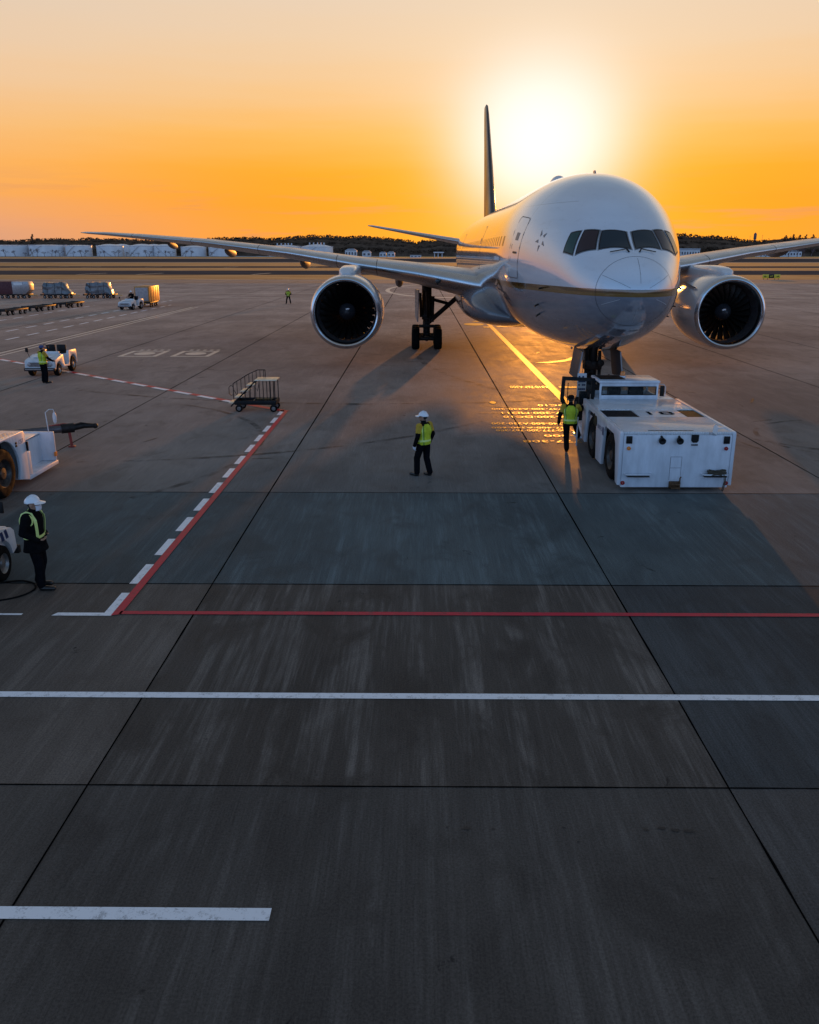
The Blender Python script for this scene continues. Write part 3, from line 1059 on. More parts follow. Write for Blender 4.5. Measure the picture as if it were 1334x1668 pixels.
def engine(sg):
    o = (sg * 9.74, 20.2, 2.90)
    ax = (0, 1, 0)
    nb = MB()
    nb.lathe(o, ax, [(.16, 1.79), (.3, 1.825), (.6, 1.86), (1.1, 1.89), (1.8, 1.90), (2.6, 1.885), (3.4, 1.83), (4.2, 1.73), (4.9, 1.62), (5.15, 1.56), (5.12, 1.52), (4.3, 1.55)], 72)
    nac = nb.build('engine', mat('nacelle_paint', (.50, .51, .53), .2, var=.08, vscale=1.2, coat=.4), jet, sharp=50)
    q = MB()
    q.lathe(o, ax, [(.36, 1.50), (.22, 1.515), (.1, 1.545), (.03, 1.59), (0, 1.645), (.015, 1.70), (.06, 1.745), (.16, 1.79)], 72)
    q.build('inlet_lip', A_METAL, nac)
    q = MB()
    q.lathe(o, ax, [(.36, 1.50), (.7, 1.47), (1.1, 1.45), (1.55, 1.45), (1.9, 1.45)], 64)
    q.lathe(o, ax, [(1.9, 1.45), (3.0, 1.50), (4.3, 1.55)], 48)
    q.lathe(o, ax, [(1.55, .42), (1.7, .62), (2.4, .95), (3.6, 1.2)], 40)
    for k in range(26):
        a = 2 * PI * k / 26
        rows2 = []
        for r2 in (.75, 1.1, 1.46):
            rows2.append([(o[0] + r2 * math.cos(a + u2 * .16 * sg), o[1] + 2.05 + .42 * u2, o[2] + r2 * math.sin(a + u2 * .16 * sg)) for u2 in (0, .5, 1)])
        q.rings(rows2, closed=False)
    q.build('inlet_duct', INNER, nac)
    q = MB()
    nbl = 24
    for k in range(nbl):
        a = 2 * PI * k / nbl
        rows_ = []
        for i in range(7):
            r = .42 + (1.43 - .42) * i / 6
            pitch = R(30 + 36 * i / 6)
            ch = .36 + .10 * math.sin(PI * i / 6)
            row = []
            for t in (-.5, -.17, .17, .5):
                ay = t * ch * math.cos(pitch)
                at_ = t * ch * math.sin(pitch) * sg * 1 + .03 * (1 - (2 * t) ** 2)
                ca, sa = math.cos(a), math.sin(a)
                row.append((o[0] + r * ca - at_ * sa, o[1] + 1.25 + ay, o[2] + r * sa + at_ * ca))
            rows_.append(row)
        q.rings(rows_, closed=False)
    q.build('fan', BLADE, nac)
    q = MB()
    q.lathe(o, ax, [(.62, .012), (.68, .10), (.8, .2), (.98, .32), (1.2, .43), (1.3, .44)], 32, cap=True)
    sp_ = [(.70 + .02 * i, .13 + .016 * i, 1.75 + .22 * sg * i) for i in range(5)]
    q.rings([[(o[0] + (r + dr) * math.cos(a), o[1] + t - .02, o[2] + (r + dr) * math.sin(a)) for dr in (-.045, .05)] for t, r, a in sp_], 1, True, False, False)
    q.build('spinner', [mat('spinner_dark', (.03, .03, .035), .35), mat('spinner_mark', (.8, .8, .8), .4)], nac)
    q = MB()
    q.lathe(o, ax, [(3.6, 1.2), (4.6, 1.18), (5.6, 1.05), (6.6, .82), (6.6, .78), (5.8, .8)], 40)
    q.lathe(o, ax, [(5.8, .6), (6.6, .5), (7.5, .12), (7.6, .02)], 24)
    q.build('exhaust_nozzle', DARKSTEEL, nac)
    q = MB()
    rs_ = []
    for t, zb, zt, hw in ((1.0, 4.66, 4.84, .20), (1.25, 4.5, 5.0, .36), (1.8, 4.3, 5.12, .44), (3, 4.2, 5.2, .46), (6.4, 4.1, 5.18, .44), (8.5, 3.9, 5.0, .34), (11, 4.4, 4.9, .15), (12.6, 4.7, 4.85, .03)):
        c_, h_ = (zb + zt) / 2, (zt - zb) / 2
        rs_.append([(o[0] + hw * math.copysign(abs(math.cos(a)) ** .5, math.cos(a)), o[1] + t, c_ + h_ * math.copysign(abs(math.sin(a)) ** .5, math.sin(a))) for a in np.linspace(0, 2 * PI, 29)[:-1]])
    q.rings(rs_)
    q.build('pylon', A_WHITE, jet)
    q = MB()   # vortex chine on the inboard flank
    a = R(38)
    ux, uz = -sg * math.cos(a), math.sin(a)
    q.add([(o[0] + ux * 1.9, o[1] + 1.0, o[2] + uz * 1.9), (o[0] + ux * 1.9, o[1] + 2.4, o[2] + uz * 1.9), (o[0] + ux * 2.38, o[1] + 2.4, o[2] + uz * 2.38), (o[0] + ux * 2.3, o[1] + 1.9, o[2] + uz * 2.3)], [(0, 1, 2, 3)])
    q.add([(o[0] + ux * 1.9 - .03 * uz, o[1] + 1.0, o[2] + uz * 1.9 + .03), (o[0] + ux * 1.9 - .03 * uz, o[1] + 2.4, o[2] + uz * 1.9 + .03), (o[0] + ux * 2.38 - .03 * uz, o[1] + 2.4, o[2] + uz * 2.38 + .03), (o[0] + ux * 2.3 - .03 * uz, o[1] + 1.9, o[2] + uz * 2.3 + .03)], [(3, 2, 1, 0)])
    q.build('chine', A_GREY, nac)


for sg in (-1, 1):
    engine(sg)


def wheel_mesh(mb, c, axis, r, wd, n=28, hub=True, tm=0, rm=1):
    h = wd / 2
    mb.lathe(c, axis, [(-h * .96, r * .56), (-h, r * .66), (-h * .98, r * .86), (-h * .80, r * .96), (-h * .45, r * .995), (0, r), (h * .45, r * .995), (h * .80, r * .96), (h * .98, r * .86), (h, r * .66), (h * .96, r * .56)], n, tm)
    if hub:
        for sg in (-1, 1):
            mb.lathe(c, axis, [(sg * h * .96, r * .56), (sg * h * .80, r * .52), (sg * h * .50, r * .46), (sg * h * .55, r * .26), (sg * h * .85, r * .22), (sg * h * .9, r * .03)], n, rm)


def wheel(name, c, axis, r, wd, parent, n=28, rim=None):
    mb = MB()
    wheel_mesh(mb, c, axis, r, wd, n)
    return mb.build(name, [RUBBER, rim or RIM], parent, sharp=45)


for sg in (-1, 1):
    q = MB()
    lx, s0 = sg * 5.5, 31.8
    q.tube([(lx, s0, 3.9), (lx, s0, 1.75)], .31, 16)
    q.tube([(lx, s0, 2.0), (lx, s0, .72)], .22, 16)
    q.tube([(lx - .42, s0 - .1, 3.4), (lx - .36, s0 - .15, 1.9)], .09, 8)
    q.tube([(lx + .40, s0 - .1, 3.2), (lx + .36, s0 - .15, 1.6)], .10, 8)
    q.box(lx - .5, lx + .5, s0 - .35, s0 - .2, 1.25, 1.45, bev=.03)
    q.tube([(lx, s0 - 1.55, .66), (lx, s0 + 1.55, .66)], .15, 10)
    for k in (-1, 0, 1):
        q.tube([(lx - .7, s0 + k * 1.46, .66), (lx + .7, s0 + k * 1.46, .66)], .11, 10)
    q.tube([(lx - sg * .1, s0, 1.55), (lx - sg * 2.1, s0 + .2, 3.25)], .15, 10)
    q.tube([(lx - sg * .15, s0, 3.05), (lx - sg * 1.45, s0 + .2, 2.7)], .10, 8)
    q.tube([(lx - sg * .1, s0, 1.7), (lx, s0 - 2.0, 3.6)], .10, 8)
    q.tube([(lx + .18, s0 - .25, 2.9), (lx + .18, s0 - .25, 1.1), (lx + .1, s0 - .5, .8)], .04, 6)
    q.tube([(lx - .2, s0 - .2, 2.6), (lx - .22, s0 - .3, 1.3), (lx - .12, s0 - .5, .8)], .03, 6)
    q.box(lx - .28, lx + .28, s0 - .3, s0 + .25, 1.82, 2.05, bev=.04)
    q.box(lx - .2, lx + .2, s0 - .28, s0 + .2, .5, .95, bev=.06)
    gear = q.build('main_gear', DARKSTEEL, jet)
    for k in (-1, 0, 1):
        for t in (-.7, .7):
            wheel('wheel', (lx + t, s0 + k * 1.46, .66), (1, 0, 0), .66, .50, gear)
    q = MB()
    o_ = len(q.v)
    q.prism([(-.75, 3.6), (.75, 3.6), (.6, 1.9), (-.35, 1.6)], 'x', -.03, .03)
    for i_ in range(o_, len(q.v)):
        x_, y_, z_ = q.v[i_]
        q.v[i_] = (lx + sg * .62 + x_ + y_ * .16 * sg, s0 + y_, z_)
    q.build('gear_door', A_GREY, gear)
q = MB()
s0 = 5.9
q.tube([(0, s0, 3.0), (0, s0, 1.3)], .17, 14)
q.tube([(0, s0, 1.3), (0, s0, .5)], .12, 14)
q.tube([(-.42, s0, .53), (.42, s0, .53)], .09, 10)
q.tube([(0, s0, 1.2), (0, s0 + 1.4, 2.7)], .08, 8)
q.tube([(.1, s0, 1.5), (.62, s0 - .1, 1.75)], .05, 6)
q.tube([(-.22, s0 - .1, 2.6), (-.24, s0 - .2, 1.3)], .06, 8)
q.tube([(.22, s0 - .1, 2.6), (.24, s0 - .2, 1.3)], .06, 8)
q.tube([(-.15, s0 - .15, 1.9), (.35, s0 - .25, 1.55), (.2, s0 - .2, 1.2)], .03, 6)
q.tube([(.15, s0 - .15, 2.1), (-.3, s0 - .25, 1.7), (-.1, s0 - .2, 1.0)], .03, 6)
q.box(-.3, .3, s0 - .25, s0 + .2, 1.95, 2.25, bev=.04)
q.box(-.22, .22, s0 - .3, s0 + .2, 1.25, 1.45, bev=.04)
ng = q.build('nose_gear', DARKSTEEL, jet)
for t in (-.3, .3):
    wheel('wheel', (t, s0, .53), (1, 0, 0), .53, .36, ng)
for sg in (-1, 1):
    q = MB()
    q.box(-.02, .02, 0, 1.5, -.95, 0, bev=.015, mx=Matrix.Translation((sg * .62, 4.5, 2.72)) @ Matrix.Rotation(R(-8 * sg), 4, 'Y'))
    q.box(-.02, .02, 0, .05, -.93, -.02, mi=1, mx=Matrix.Translation((sg * .62, 4.44, 2.72)) @ Matrix.Rotation(R(-8 * sg), 4, 'Y'))
    q.build('gear_door', [mat('door_dark', (.05, .05, .055), .5), A_GREY], ng)
    q = MB()
    q.lathe((sg * .22, s0 - .3, 2.2), (0, -1, 0), [(0, .09), (.1, .12), (.11, .10), (.10, .01)], 14)
    q.build('taxi_light', DARKSTEEL, ng)
# placard hung on the nose gear
pl = thing('placard', 'white warning placard hanging beside the jet nose gear', 'sign', (5.42, 28.2, 1.25))
q = MB()
q.box(-.15, .15, -.012, .012, 0, .78, bev=.008)
q.build('board', W_OLD, pl)
q = MB()
for zz_ in (.66, .52, .40, .26, .14):
    for i in range(4):
        if random.random() < .85:
            q.box(-.115 + .06 * i, -.07 + .06 * i + .01, -.016, -.0125, zz_ - .035, zz_ + .03)
q.build('lettering', NAVY, pl)
q = MB()
q.tube([(0, 0, .78), (.05, .02, 1.35)], .008, 5)
q.tube([(.02, 0, 0), (.05, 0, -.55), (.04, 0, -.9)], .010, 5)
q.build('cord', BLACK, pl)

# ------------------------------------------------------------------ large pushback tractor (number 18)
tug = thing('pushback_tractor', 'large white pushback tractor numbered 18 at the jet nose, cab door open', 'aircraft tug', (6.53, 21.0, 0))


def deck_mat():
    m = bpy.data.materials.new('ribbed_white_deck')
    m.use_nodes = True
    k = NT(m.node_tree)
    b = m.node_tree.nodes['Principled BSDF']
    t = k.n('ShaderNodeTexCoord').outputs['Object']
    x, y, z = k.xyz(t)
    s_ = k.m('ADD', k.m('MULTIPLY', x, 1.0), k.m('MULTIPLY', y, .62))
    wv = k.m('SINE', k.m('MULTIPLY', s_, 52.0))
    n1 = k.noise(t, 2.5, 4, .6)
    k.put(b.inputs['Base Color'], k.mix(k.mr(n1, .3, .7), (.62, .64, .66), (.74, .76, .78)))
    k.put(b.inputs['Roughness'], k.mr(n1, .3, .7, .26, .17))
    b.inputs['Coat Weight'].default_value = .3
    bn = k.n('ShaderNodeBump')
    bn.inputs['Strength'].default_value = .9
    bn.inputs['Distance'].default_value = .02
    k.put(bn.inputs['Height'], wv)
    k.put(b.inputs['Normal'], bn.outputs[0])
    return m


DECK = deck_mat()


def arch(cy, cz, r, a0, a1, n=9):
    return [(cy + r * math.cos(R(a)), cz + r * math.sin(R(a))) for a in np.linspace(a0, a1, n)]


b = MB()
side = [(0, .16), (0, 1.50), (.06, 1.54), (5.0, 1.56), (5.05, .34), (4.50, .30), (4.24, 1.24), (4.06, 1.38), (3.14, 1.38), (2.96, 1.24), (2.80, .20), (2.08, .20), (1.92, 1.18), (1.74, 1.34), (.72, 1.34), (.50, 1.14), (.26, .18)]
for sg in (-1, 1):
    b.prism(side, 'x', sg * 1.36, sg * 1.45, bev=.012)
b.box(-1.355, 1.355, .0, .34, .10, 1.46, bev=.02)
b.box(-.84, .84, .34, 5.0, .30, 1.2, mi=1)
b.box(-1.34, 1.34, .34, 4.95, 1.18, 1.46, mi=1)
b.box(-1.45, 1.45, 5.05, 6.35, .36, .62, bev=.03)
b.box(-1.0, 1.42, 5.2, 6.3, .62, 1.5, bev=.03)
body = b.build('body', [W_PAINT, BLACK], tug, sharp=35)
b = MB()
for x0, x1, y0, y1 in ((-1.355, 1.355, .012, 2.06), (-.42, .85, 2.07, 3.22), (-1.355, 1.355, 3.23, 5.0)):
    b.box(x0, x1, y0, y1, 1.462, 1.535 if y0 != 2.07 else 1.53, bev=.01)
b.build('hood', DECK, body, sharp=35)
b = MB()
b.box(-1.355, -.43, 2.07, 3.22, 1.45, 1.50)
for i in range(12):
    b.box(-1.33, -.45, 2.1 + i * .093, 2.14 + i * .093, 1.50, 1.515)
b.build('grille', BLACK, body)
b = MB()
b.box(.86, 1.355, 2.07, 3.22, 1.45, 1.512)
for i in range(8):
    b.box(.88, 1.33, 2.1 + i * .14, 2.16 + i * .14, 1.512, 1.522)
b.build('vent_panel', OLIVE, body)
vs, fs = text_mesh('18', .60, 1.6)
b = MB()
b.add([(.18 + v[0], 2.60 + v[1] * 1.15, 1.5375) for v in vs], fs)
b.build('number', mat('number_black', (.008, .008, .009), 1.0, spec=0.0), body)
b = MB()
b.box(-.72, .42, .16, .20, 1.536, 1.545)
b.build('hatch_seam', A_DARK, body)
vs, fs = text_mesh('UNITED', .17)
b = MB()
b.add([(-1.453, 2.42 - v[0] * 1.0, 1.16 + v[1]) for v in vs], fs)
b.box(-1.4545, -1.452, 1.92, 2.08, 1.04, 1.26)
b.build('lettering', NAVY, body)
b = MB()
b.box(-1.456, -1.452, 3.16, 3.28, 1.12, 1.42)
b.lathe((-1.452, 2.98, 1.24), (-1, 0, 0), [(0, .16), (.012, .15), (.013, .01)], 20)
b.build('side_vent', BLACK, body)
b = MB()
b.box(-1.457, -1.452, .28, .36, 1.28, 1.42)
b.box(-1.457, -1.452, 1.2, 1.5, 1.36, 1.44)
b.box(-1.457, -1.452, 4.2, 4.75, 1.28, 1.46)
b.build('warning_label', W_OLD, body)
for sg in (-1, 1):
    for y in (1.18, 3.62):
        wheel('wheel', (sg * 1.17, y, .65), (1, 0, 0), .65, .50, tug, 36, RIMD)
# face towards the camera
for sx in (-1.22, 1.22):
    b = MB()
    b.box(sx - .075, sx + .075, -.035, .01, 1.24, 1.43, bev=.01)
    b.build('headlight', [BLACK], tug)
    b = MB()
    b.lathe((sx, -.01, 1.12), (0, -1, 0), [(0, .05), (.03, .048), (.034, .01)], 16)
    b.build('marker_lamp', ORANGE if sx < 0 else REDLENS, tug)
for sx in (-1.33, 1.33):
    b = MB()
    b.lathe((sx * .985, -.005, .22), (0, -1, 0), [(0, .055), (.02, .052), (.024, .01)], 16)
    b.build('reflector', REDLENS, tug)
b = MB()
for sx in (-.42, .02):
    b.tube([(sx, 0, 1.42), (sx, -.07, 1.40)], .03, 8)
    b.lathe((sx, -.05, 1.34), (0, -1, -.15), [(-.04, .03), (0, .075), (.10, .085), (.10, .07), (.06, .01)], 16)
b.build('work_light', BLACK, tug)
b = MB()
b.prism([(.33, 1.47), (.51, 1.47), (.51, 1.32), (.47, 1.27), (.37, 1.27), (.33, 1.32)], 'y', -.03, .004)
b.box(.34, .50, -.04, .0, 1.20, 1.225)
b.build('socket_plate', BLACK, tug)
for sx in (-.95, 1.0):
    b = MB()
    b.tube([(sx - .33, 0, .46), (sx - .30, -.13, .46), (sx + .30, -.13, .46), (sx + .33, 0, .46)], .018, 6)
    b.box(sx - .28, sx + .28, -.14, -.005, .40, .425, mi=1)
    b.build('step', [W_PAINT, DARKSTEEL], tug)
b = MB()
b.box(-.14, .14, -.1, .01, .1, .27, bev=.02)
b.box(-.11, .11, -.17, -.09, .19, .24, bev=.01)
b.box(-.11, .11, -.17, -.09, .1, .14, bev=.01)
b.tube([(.1, -.13, .08), (.1, -.13, .38), (.13, -.13, .41)], .018, 6)
b.build('tow_hitch', mat('rusty_steel', (.14, .07, .03), .55, .5, var=.5), tug)
b = MB()
b.box(-.144, .144, -.004, .0, .30, .90)
for q_ in ((-.14, .14, .895, .903), (-.14, .14, .61, .618), (-.144, -.136, .3, .9), (.136, .144, .3, .9)):
    b.box(q_[0], q_[1], -.006, -.0005, q_[2], q_[3], mi=1)
b.build('front_hatch', [W_PAINT, mat('thin_seam', (.12, .12, .14), .5)], tug)
b = MB()   # folded mirror on the corner
b.box(-.07, .07, -.02, .02, -.16, .16, bev=.015, mx=Matrix.Translation((.93, .06, 1.58)) @ Matrix.Rotation(R(35), 4, 'Y') @ Matrix.Rotation(R(-50), 4, 'X'))
b.tube([(1.0, .1, 1.6), (1.16, .14, 1.62), (1.30, .1, 1.55)], .014, 6)
b.build('mirror', W_OLD, tug)
# cab
b = MB()
cx0, cx1, cy0, cy1, zt = -.97, .82, 5.02, 6.25, 2.05
for x in (cx0, cx1 - .07):
    for y in (cy0, cy1 - .07):
        b.box(x, x + .07, y, y + .07, 1.5, zt - .03, bev=.01)
b.box(cx0, cx1, cy0 + .004, cy0 + .06, 1.5, 1.66, bev=.01)
b.box(cx0, cx1, cy0 + .004, cy0 + .06, 1.92, zt - .03, bev=.01)
b.box(cx0, cx1, cy1 - .06, cy1 - .004, 1.5, 1.62, bev=.01)
b.box(cx1 - .06, cx1 - .004, cy0 + .07, cy1 - .07, 1.5, 1.64, bev=.01)
cab = b.build('cab', W_PAINT, tug)
b = MB()
b.box(cx0 - .03, cx1 + .03, cy0 - .05, cy1 + .04, zt - .03, zt + .05, bev=.025)
b.build('roof', W_PAINT, cab)
b = MB()
b.box(cx0 + .06, cx0 + .82, cy0 + .25, cy1 - .1, zt + .05, zt + .062)
b.build('roof_hatch', BLACK, cab)
for nm, q_ in (('rear_window', (cx0 + .07, cx1 - .07, cy0 + .028, cy0 + .034, 1.66, 1.92)), ('windscreen', (cx0 + .07, cx1 - .07, cy1 - .034, cy1 - .028, 1.62, 2.02)), ('side_window', (cx1 - .034, cx1 - .028, cy0 + .07, cy1 - .07, 1.64, 2.02))):
    b = MB()
    b.box(*q_)
    gw = b.build(nm, CLEAR, cab)
    if nm == 'rear_window':
        b = MB()
        for q2 in ((cx0 + .07, cx1 - .07, 1.655, 1.675), (cx0 + .07, cx1 - .07, 1.905, 1.925), (cx0 + .06, cx0 + .085, 1.66, 1.92), (cx1 - .085, cx1 - .06, 1.66, 1.92)):
            b.box(q2[0], q2[1], cy0 - .006, cy0 + .02, q2[2], q2[3])
        b.build('window_seal', BLACK, gw)
b = MB()
b.box(.02, .5, 5.5, 5.62, 1.45, 1.86, bev=.04)
b.box(-.62, -.2, 5.5, 5.62, 1.45, 1.84, bev=.04)
b.build('seat', BLACK, cab)
b = MB()
b.lathe((-.1, 5.85, zt + .05), (0, 0, 1), [(0, .09), (.04, .09)], 16, 0, cap=True)
b.lathe((-.1, 5.85, zt + .09), (0, 0, 1), [(0, .075), (.1, .07), (.13, .05), (.135, .01)], 16, 1)
b.build('beacon', [W_PAINT, ORANGE], cab)
b = MB()
b.tube([(cx1, 5.12, 1.98), (cx1 + .16, 5.05, 1.98), (cx1 + .22, 5.05, 1.9), (cx1 + .22, 5.05, 1.62), (cx1 + .05, 5.1, 1.56)], .014, 6)
b.box(cx1 + .06, cx1 + .19, 5.03, 5.07, 1.62, 1.94, mi=1, bev=.012)
b.build('mirror', [W_OLD, BLACK], cab)
# open cab door, hinged at the front left pillar
b = MB()
fr = [(-.98, 1.12), (-.98, 2.08), (-2.02, 2.14), (-2.06, 1.42), (-1.95, 1.18), (-1.8, 1.08)]
inn = [(-1.10, 1.24), (-1.10, 1.98), (-1.92, 2.02), (-1.94, 1.46), (-1.86, 1.29), (-1.76, 1.22)]
dy0, dy1 = 5.62, 5.68
n = len(fr)
vsd = [(x, y, z) for y in (dy0, dy1) for pl_ in (fr, inn) for x, z in pl_]
fsd = []
for i in range(n):
    j = (i + 1) % n
    fsd += [(i, j, n + j, n + i), (2 * n + i, 3 * n + i, 3 * n + j, 2 * n + j), (i, 2 * n + i, 2 * n + j, j), (n + i, n + j, 3 * n + j, 3 * n + i)]
b.add(vsd, fsd)
b.tube([(-1.84, 5.6, 1.3), (-1.84, 5.58, 1.95)], .014, 6)
dr = b.build('cab_door', BLACK, tug)
b = MB()
b.prism(inn, 'y', 5.648, 5.652)
b.build('door_glass', CLEAR, dr)
b = MB()
b.box(-1.4, -1.16, 5.9, 6.1, 1.20, 1.62, bev=.03)
b.tube([(-1.28, 6.0, 1.55), (-1.1, 6.1, 1.62), (-.98, 6.2, 1.7)], .016, 6)
b.build('mirror', BLACK, tug)
b = MB()
b.box(-1.66, -1.46, 4.75, 5.5, .36, .42, bev=.015)
b.box(-1.68, -1.64, 4.6, 4.66, .16, 1.05, bev=.01)
b.build('boarding_step', W_PAINT, tug)
# rope bundle lying on the right-hand step
rp = MB()
for k in range(7):
    pts = []
    rr = .12 + .02 * random.random()
    for t in np.linspace(0, 2 * PI, 16):
        pts.append((7.56 + .22 * math.cos(t) + random.uniform(-.02, .02), 20.91 + .05 * math.sin(t), .455 + .018 * k + .02 * math.sin(3 * t + k)))
    rp.tube(pts, .017, 6)
rp.tube([(7.72, 20.86, .5), (7.74, 20.84, .3), (7.70, 20.84, .07), (7.73, 20.85, .04), (7.78, 20.86, .3), (7.76, 20.87, .48)], .012, 6)
tag(rp.build('rope', mat('old_rope', (.07, .055, .035), .9, var=.4)), 'dark coiled rope resting on the step of the tractor numbered 18', 'rope')

# ------------------------------------------------------------------ heavy tractor at the left edge, its tow bar
hv = thing('pushback_tractor', 'white pushback tractor with big brown wheel and empty step recess, cut by the picture edge', 'aircraft tug', (-11.5, 20.5, 0))
b = MB()
xs_ = 1.38
poly = [(.95, .16), (.95, 1.38), (.86, 1.46), (-3.6, 1.46), (-3.6, .2), (-1.15, .2)] + arch(-.42, .66, .86, 215, -20, 18)[0:]
poly = [(.95, .16), (.95, 1.38), (.86, 1.46), (-3.6, 1.46), (-3.6, .2), (-1.12, .2)] + [p for p in arch(-.30, .62, .80, 205, -25, 18)]
b.prism(poly, 'x', xs_ - .08, xs_, bev=.012)
b.prism(poly, 'x', -xs_, -xs_ + .08, bev=.012)
b.box(-xs_ + .08, xs_ - .08, -3.6, .94, 1.36, 1.45, bev=.015)
b.box(-xs_ + .08, xs_ - .08, .86, .945, .2, 1.38, bev=.01)
b.box(-.8, .8, -3.4, .8, .3, 1.36, mi=1)
# step recess
b.box(-xs_, xs_, .95, 2.78, .14, .25, bev=.015)
b.box(xs_ - .45, xs_ - .39, .95, 2.72, .25, 1.02, bev=.01)
b.box(-xs_, xs_ - .02, 2.66, 2.76, .25, 1.06, bev=.015)
b.box(-xs_, xs_ - .39, .95, 2.7, .98, 1.04, bev=.012)
b.box(xs_ - .12, xs_ - .02, .95, 1.18, .25, .86, bev=.012)
hb = b.build('body', [W_PAINT, BLACK], hv, sharp=35)
for y in (-.30, -2.75):
    for x in (1.13, -1.13):
        wheel('wheel', (x, y, .63), (1, 0, 0), .63, .46, hv, 36, RIMD)
b = MB()
b.box(xs_ - .35, xs_ - .05, -2.9, .55, 1.451, 1.462, bev=.004)
b.build('deck_panel', DECK, hv)
vs, fs = text_mesh('1257', .15)
b = MB()
b.add([(xs_ + .003, .67 + v[0], 1.22 + v[1]) for v in vs], fs)
b.build('number', NAVY, hv)
b = MB()
for z in (1.02, 1.09):
    b.box(xs_, xs_ + .02, .36, .44, z + .12, z + .17, bev=.005)
b.box(xs_ - .02, xs_ + .05, .93, .98, .92, 1.16, bev=.01)
b.build('side_lamp', BLACK, hv)
b = MB()
b.tube([(1.3, 2.55, 1.06), (1.26, 2.58, 1.62), (1.30, 2.72, 1.68), (1.36, 2.86, 1.66), (1.38, 2.88, 1.55)], .014, 6)
b.ball((1.38, 2.86, 1.42), .055, .05, .17)
b.build('mirror', W_OLD, hv)
b = MB()
b.box(xs_ - .03, xs_ + .015, 2.6, 2.72, .38, .50, bev=.008)
b.build('marker_lamp', ORANGE, hv)
tbar = thing('tow_bar', 'long dark tow bar with red jack leg lying behind the left tractor', 'tow bar', (-12.0, 25.3, 0))
P = lambda x, y, z: (x + 12.0, y - 25.3, z)
b = MB()
b.tube([P(-15, 23.75, .58), P(-11.0, 25.90, .60)], .115, 14)
b.build('shaft', mat('bar_grey', (.10, .10, .11), .4, .5, var=.3), tbar)
b = MB()
b.tube([P(-11.05, 25.88, .6), P(-10.72, 26.06, .61)], [.15, .15], 12)
b.tube([P(-10.75, 26.04, .62), P(-10.45, 26.2, .65), P(-10.2, 26.33, .62)], [.11, .09, .07], 10)
b.tube([P(-10.7, 26.0, .70), P(-10.5, 26.1, .75), P(-10.35, 26.2, .70)], .03, 6)
b.ball(P(-10.16, 26.35, .61), .085)
b.build('head', DARKSTEEL, tbar)
b = MB()
b.tube([P(-10.86, 25.98, .58), P(-10.82, 25.99, .06)], .045, 8)
b.box(1.08, 1.27, .63, .77, 0, .05, bev=.01)
b.tube([P(-11.4, 25.72, .70), P(-11.0, 25.93, .74), P(-10.7, 26.1, .70)], .035, 6)
b.build('jack_leg', REDPAINT, tbar)
for t in (-.45, .45):
    wheel('wheel', (-1.2 - .42 * t, -.6 + .9 * t, .24), (.46, -.88, 0), .24, .16, tbar, 18)

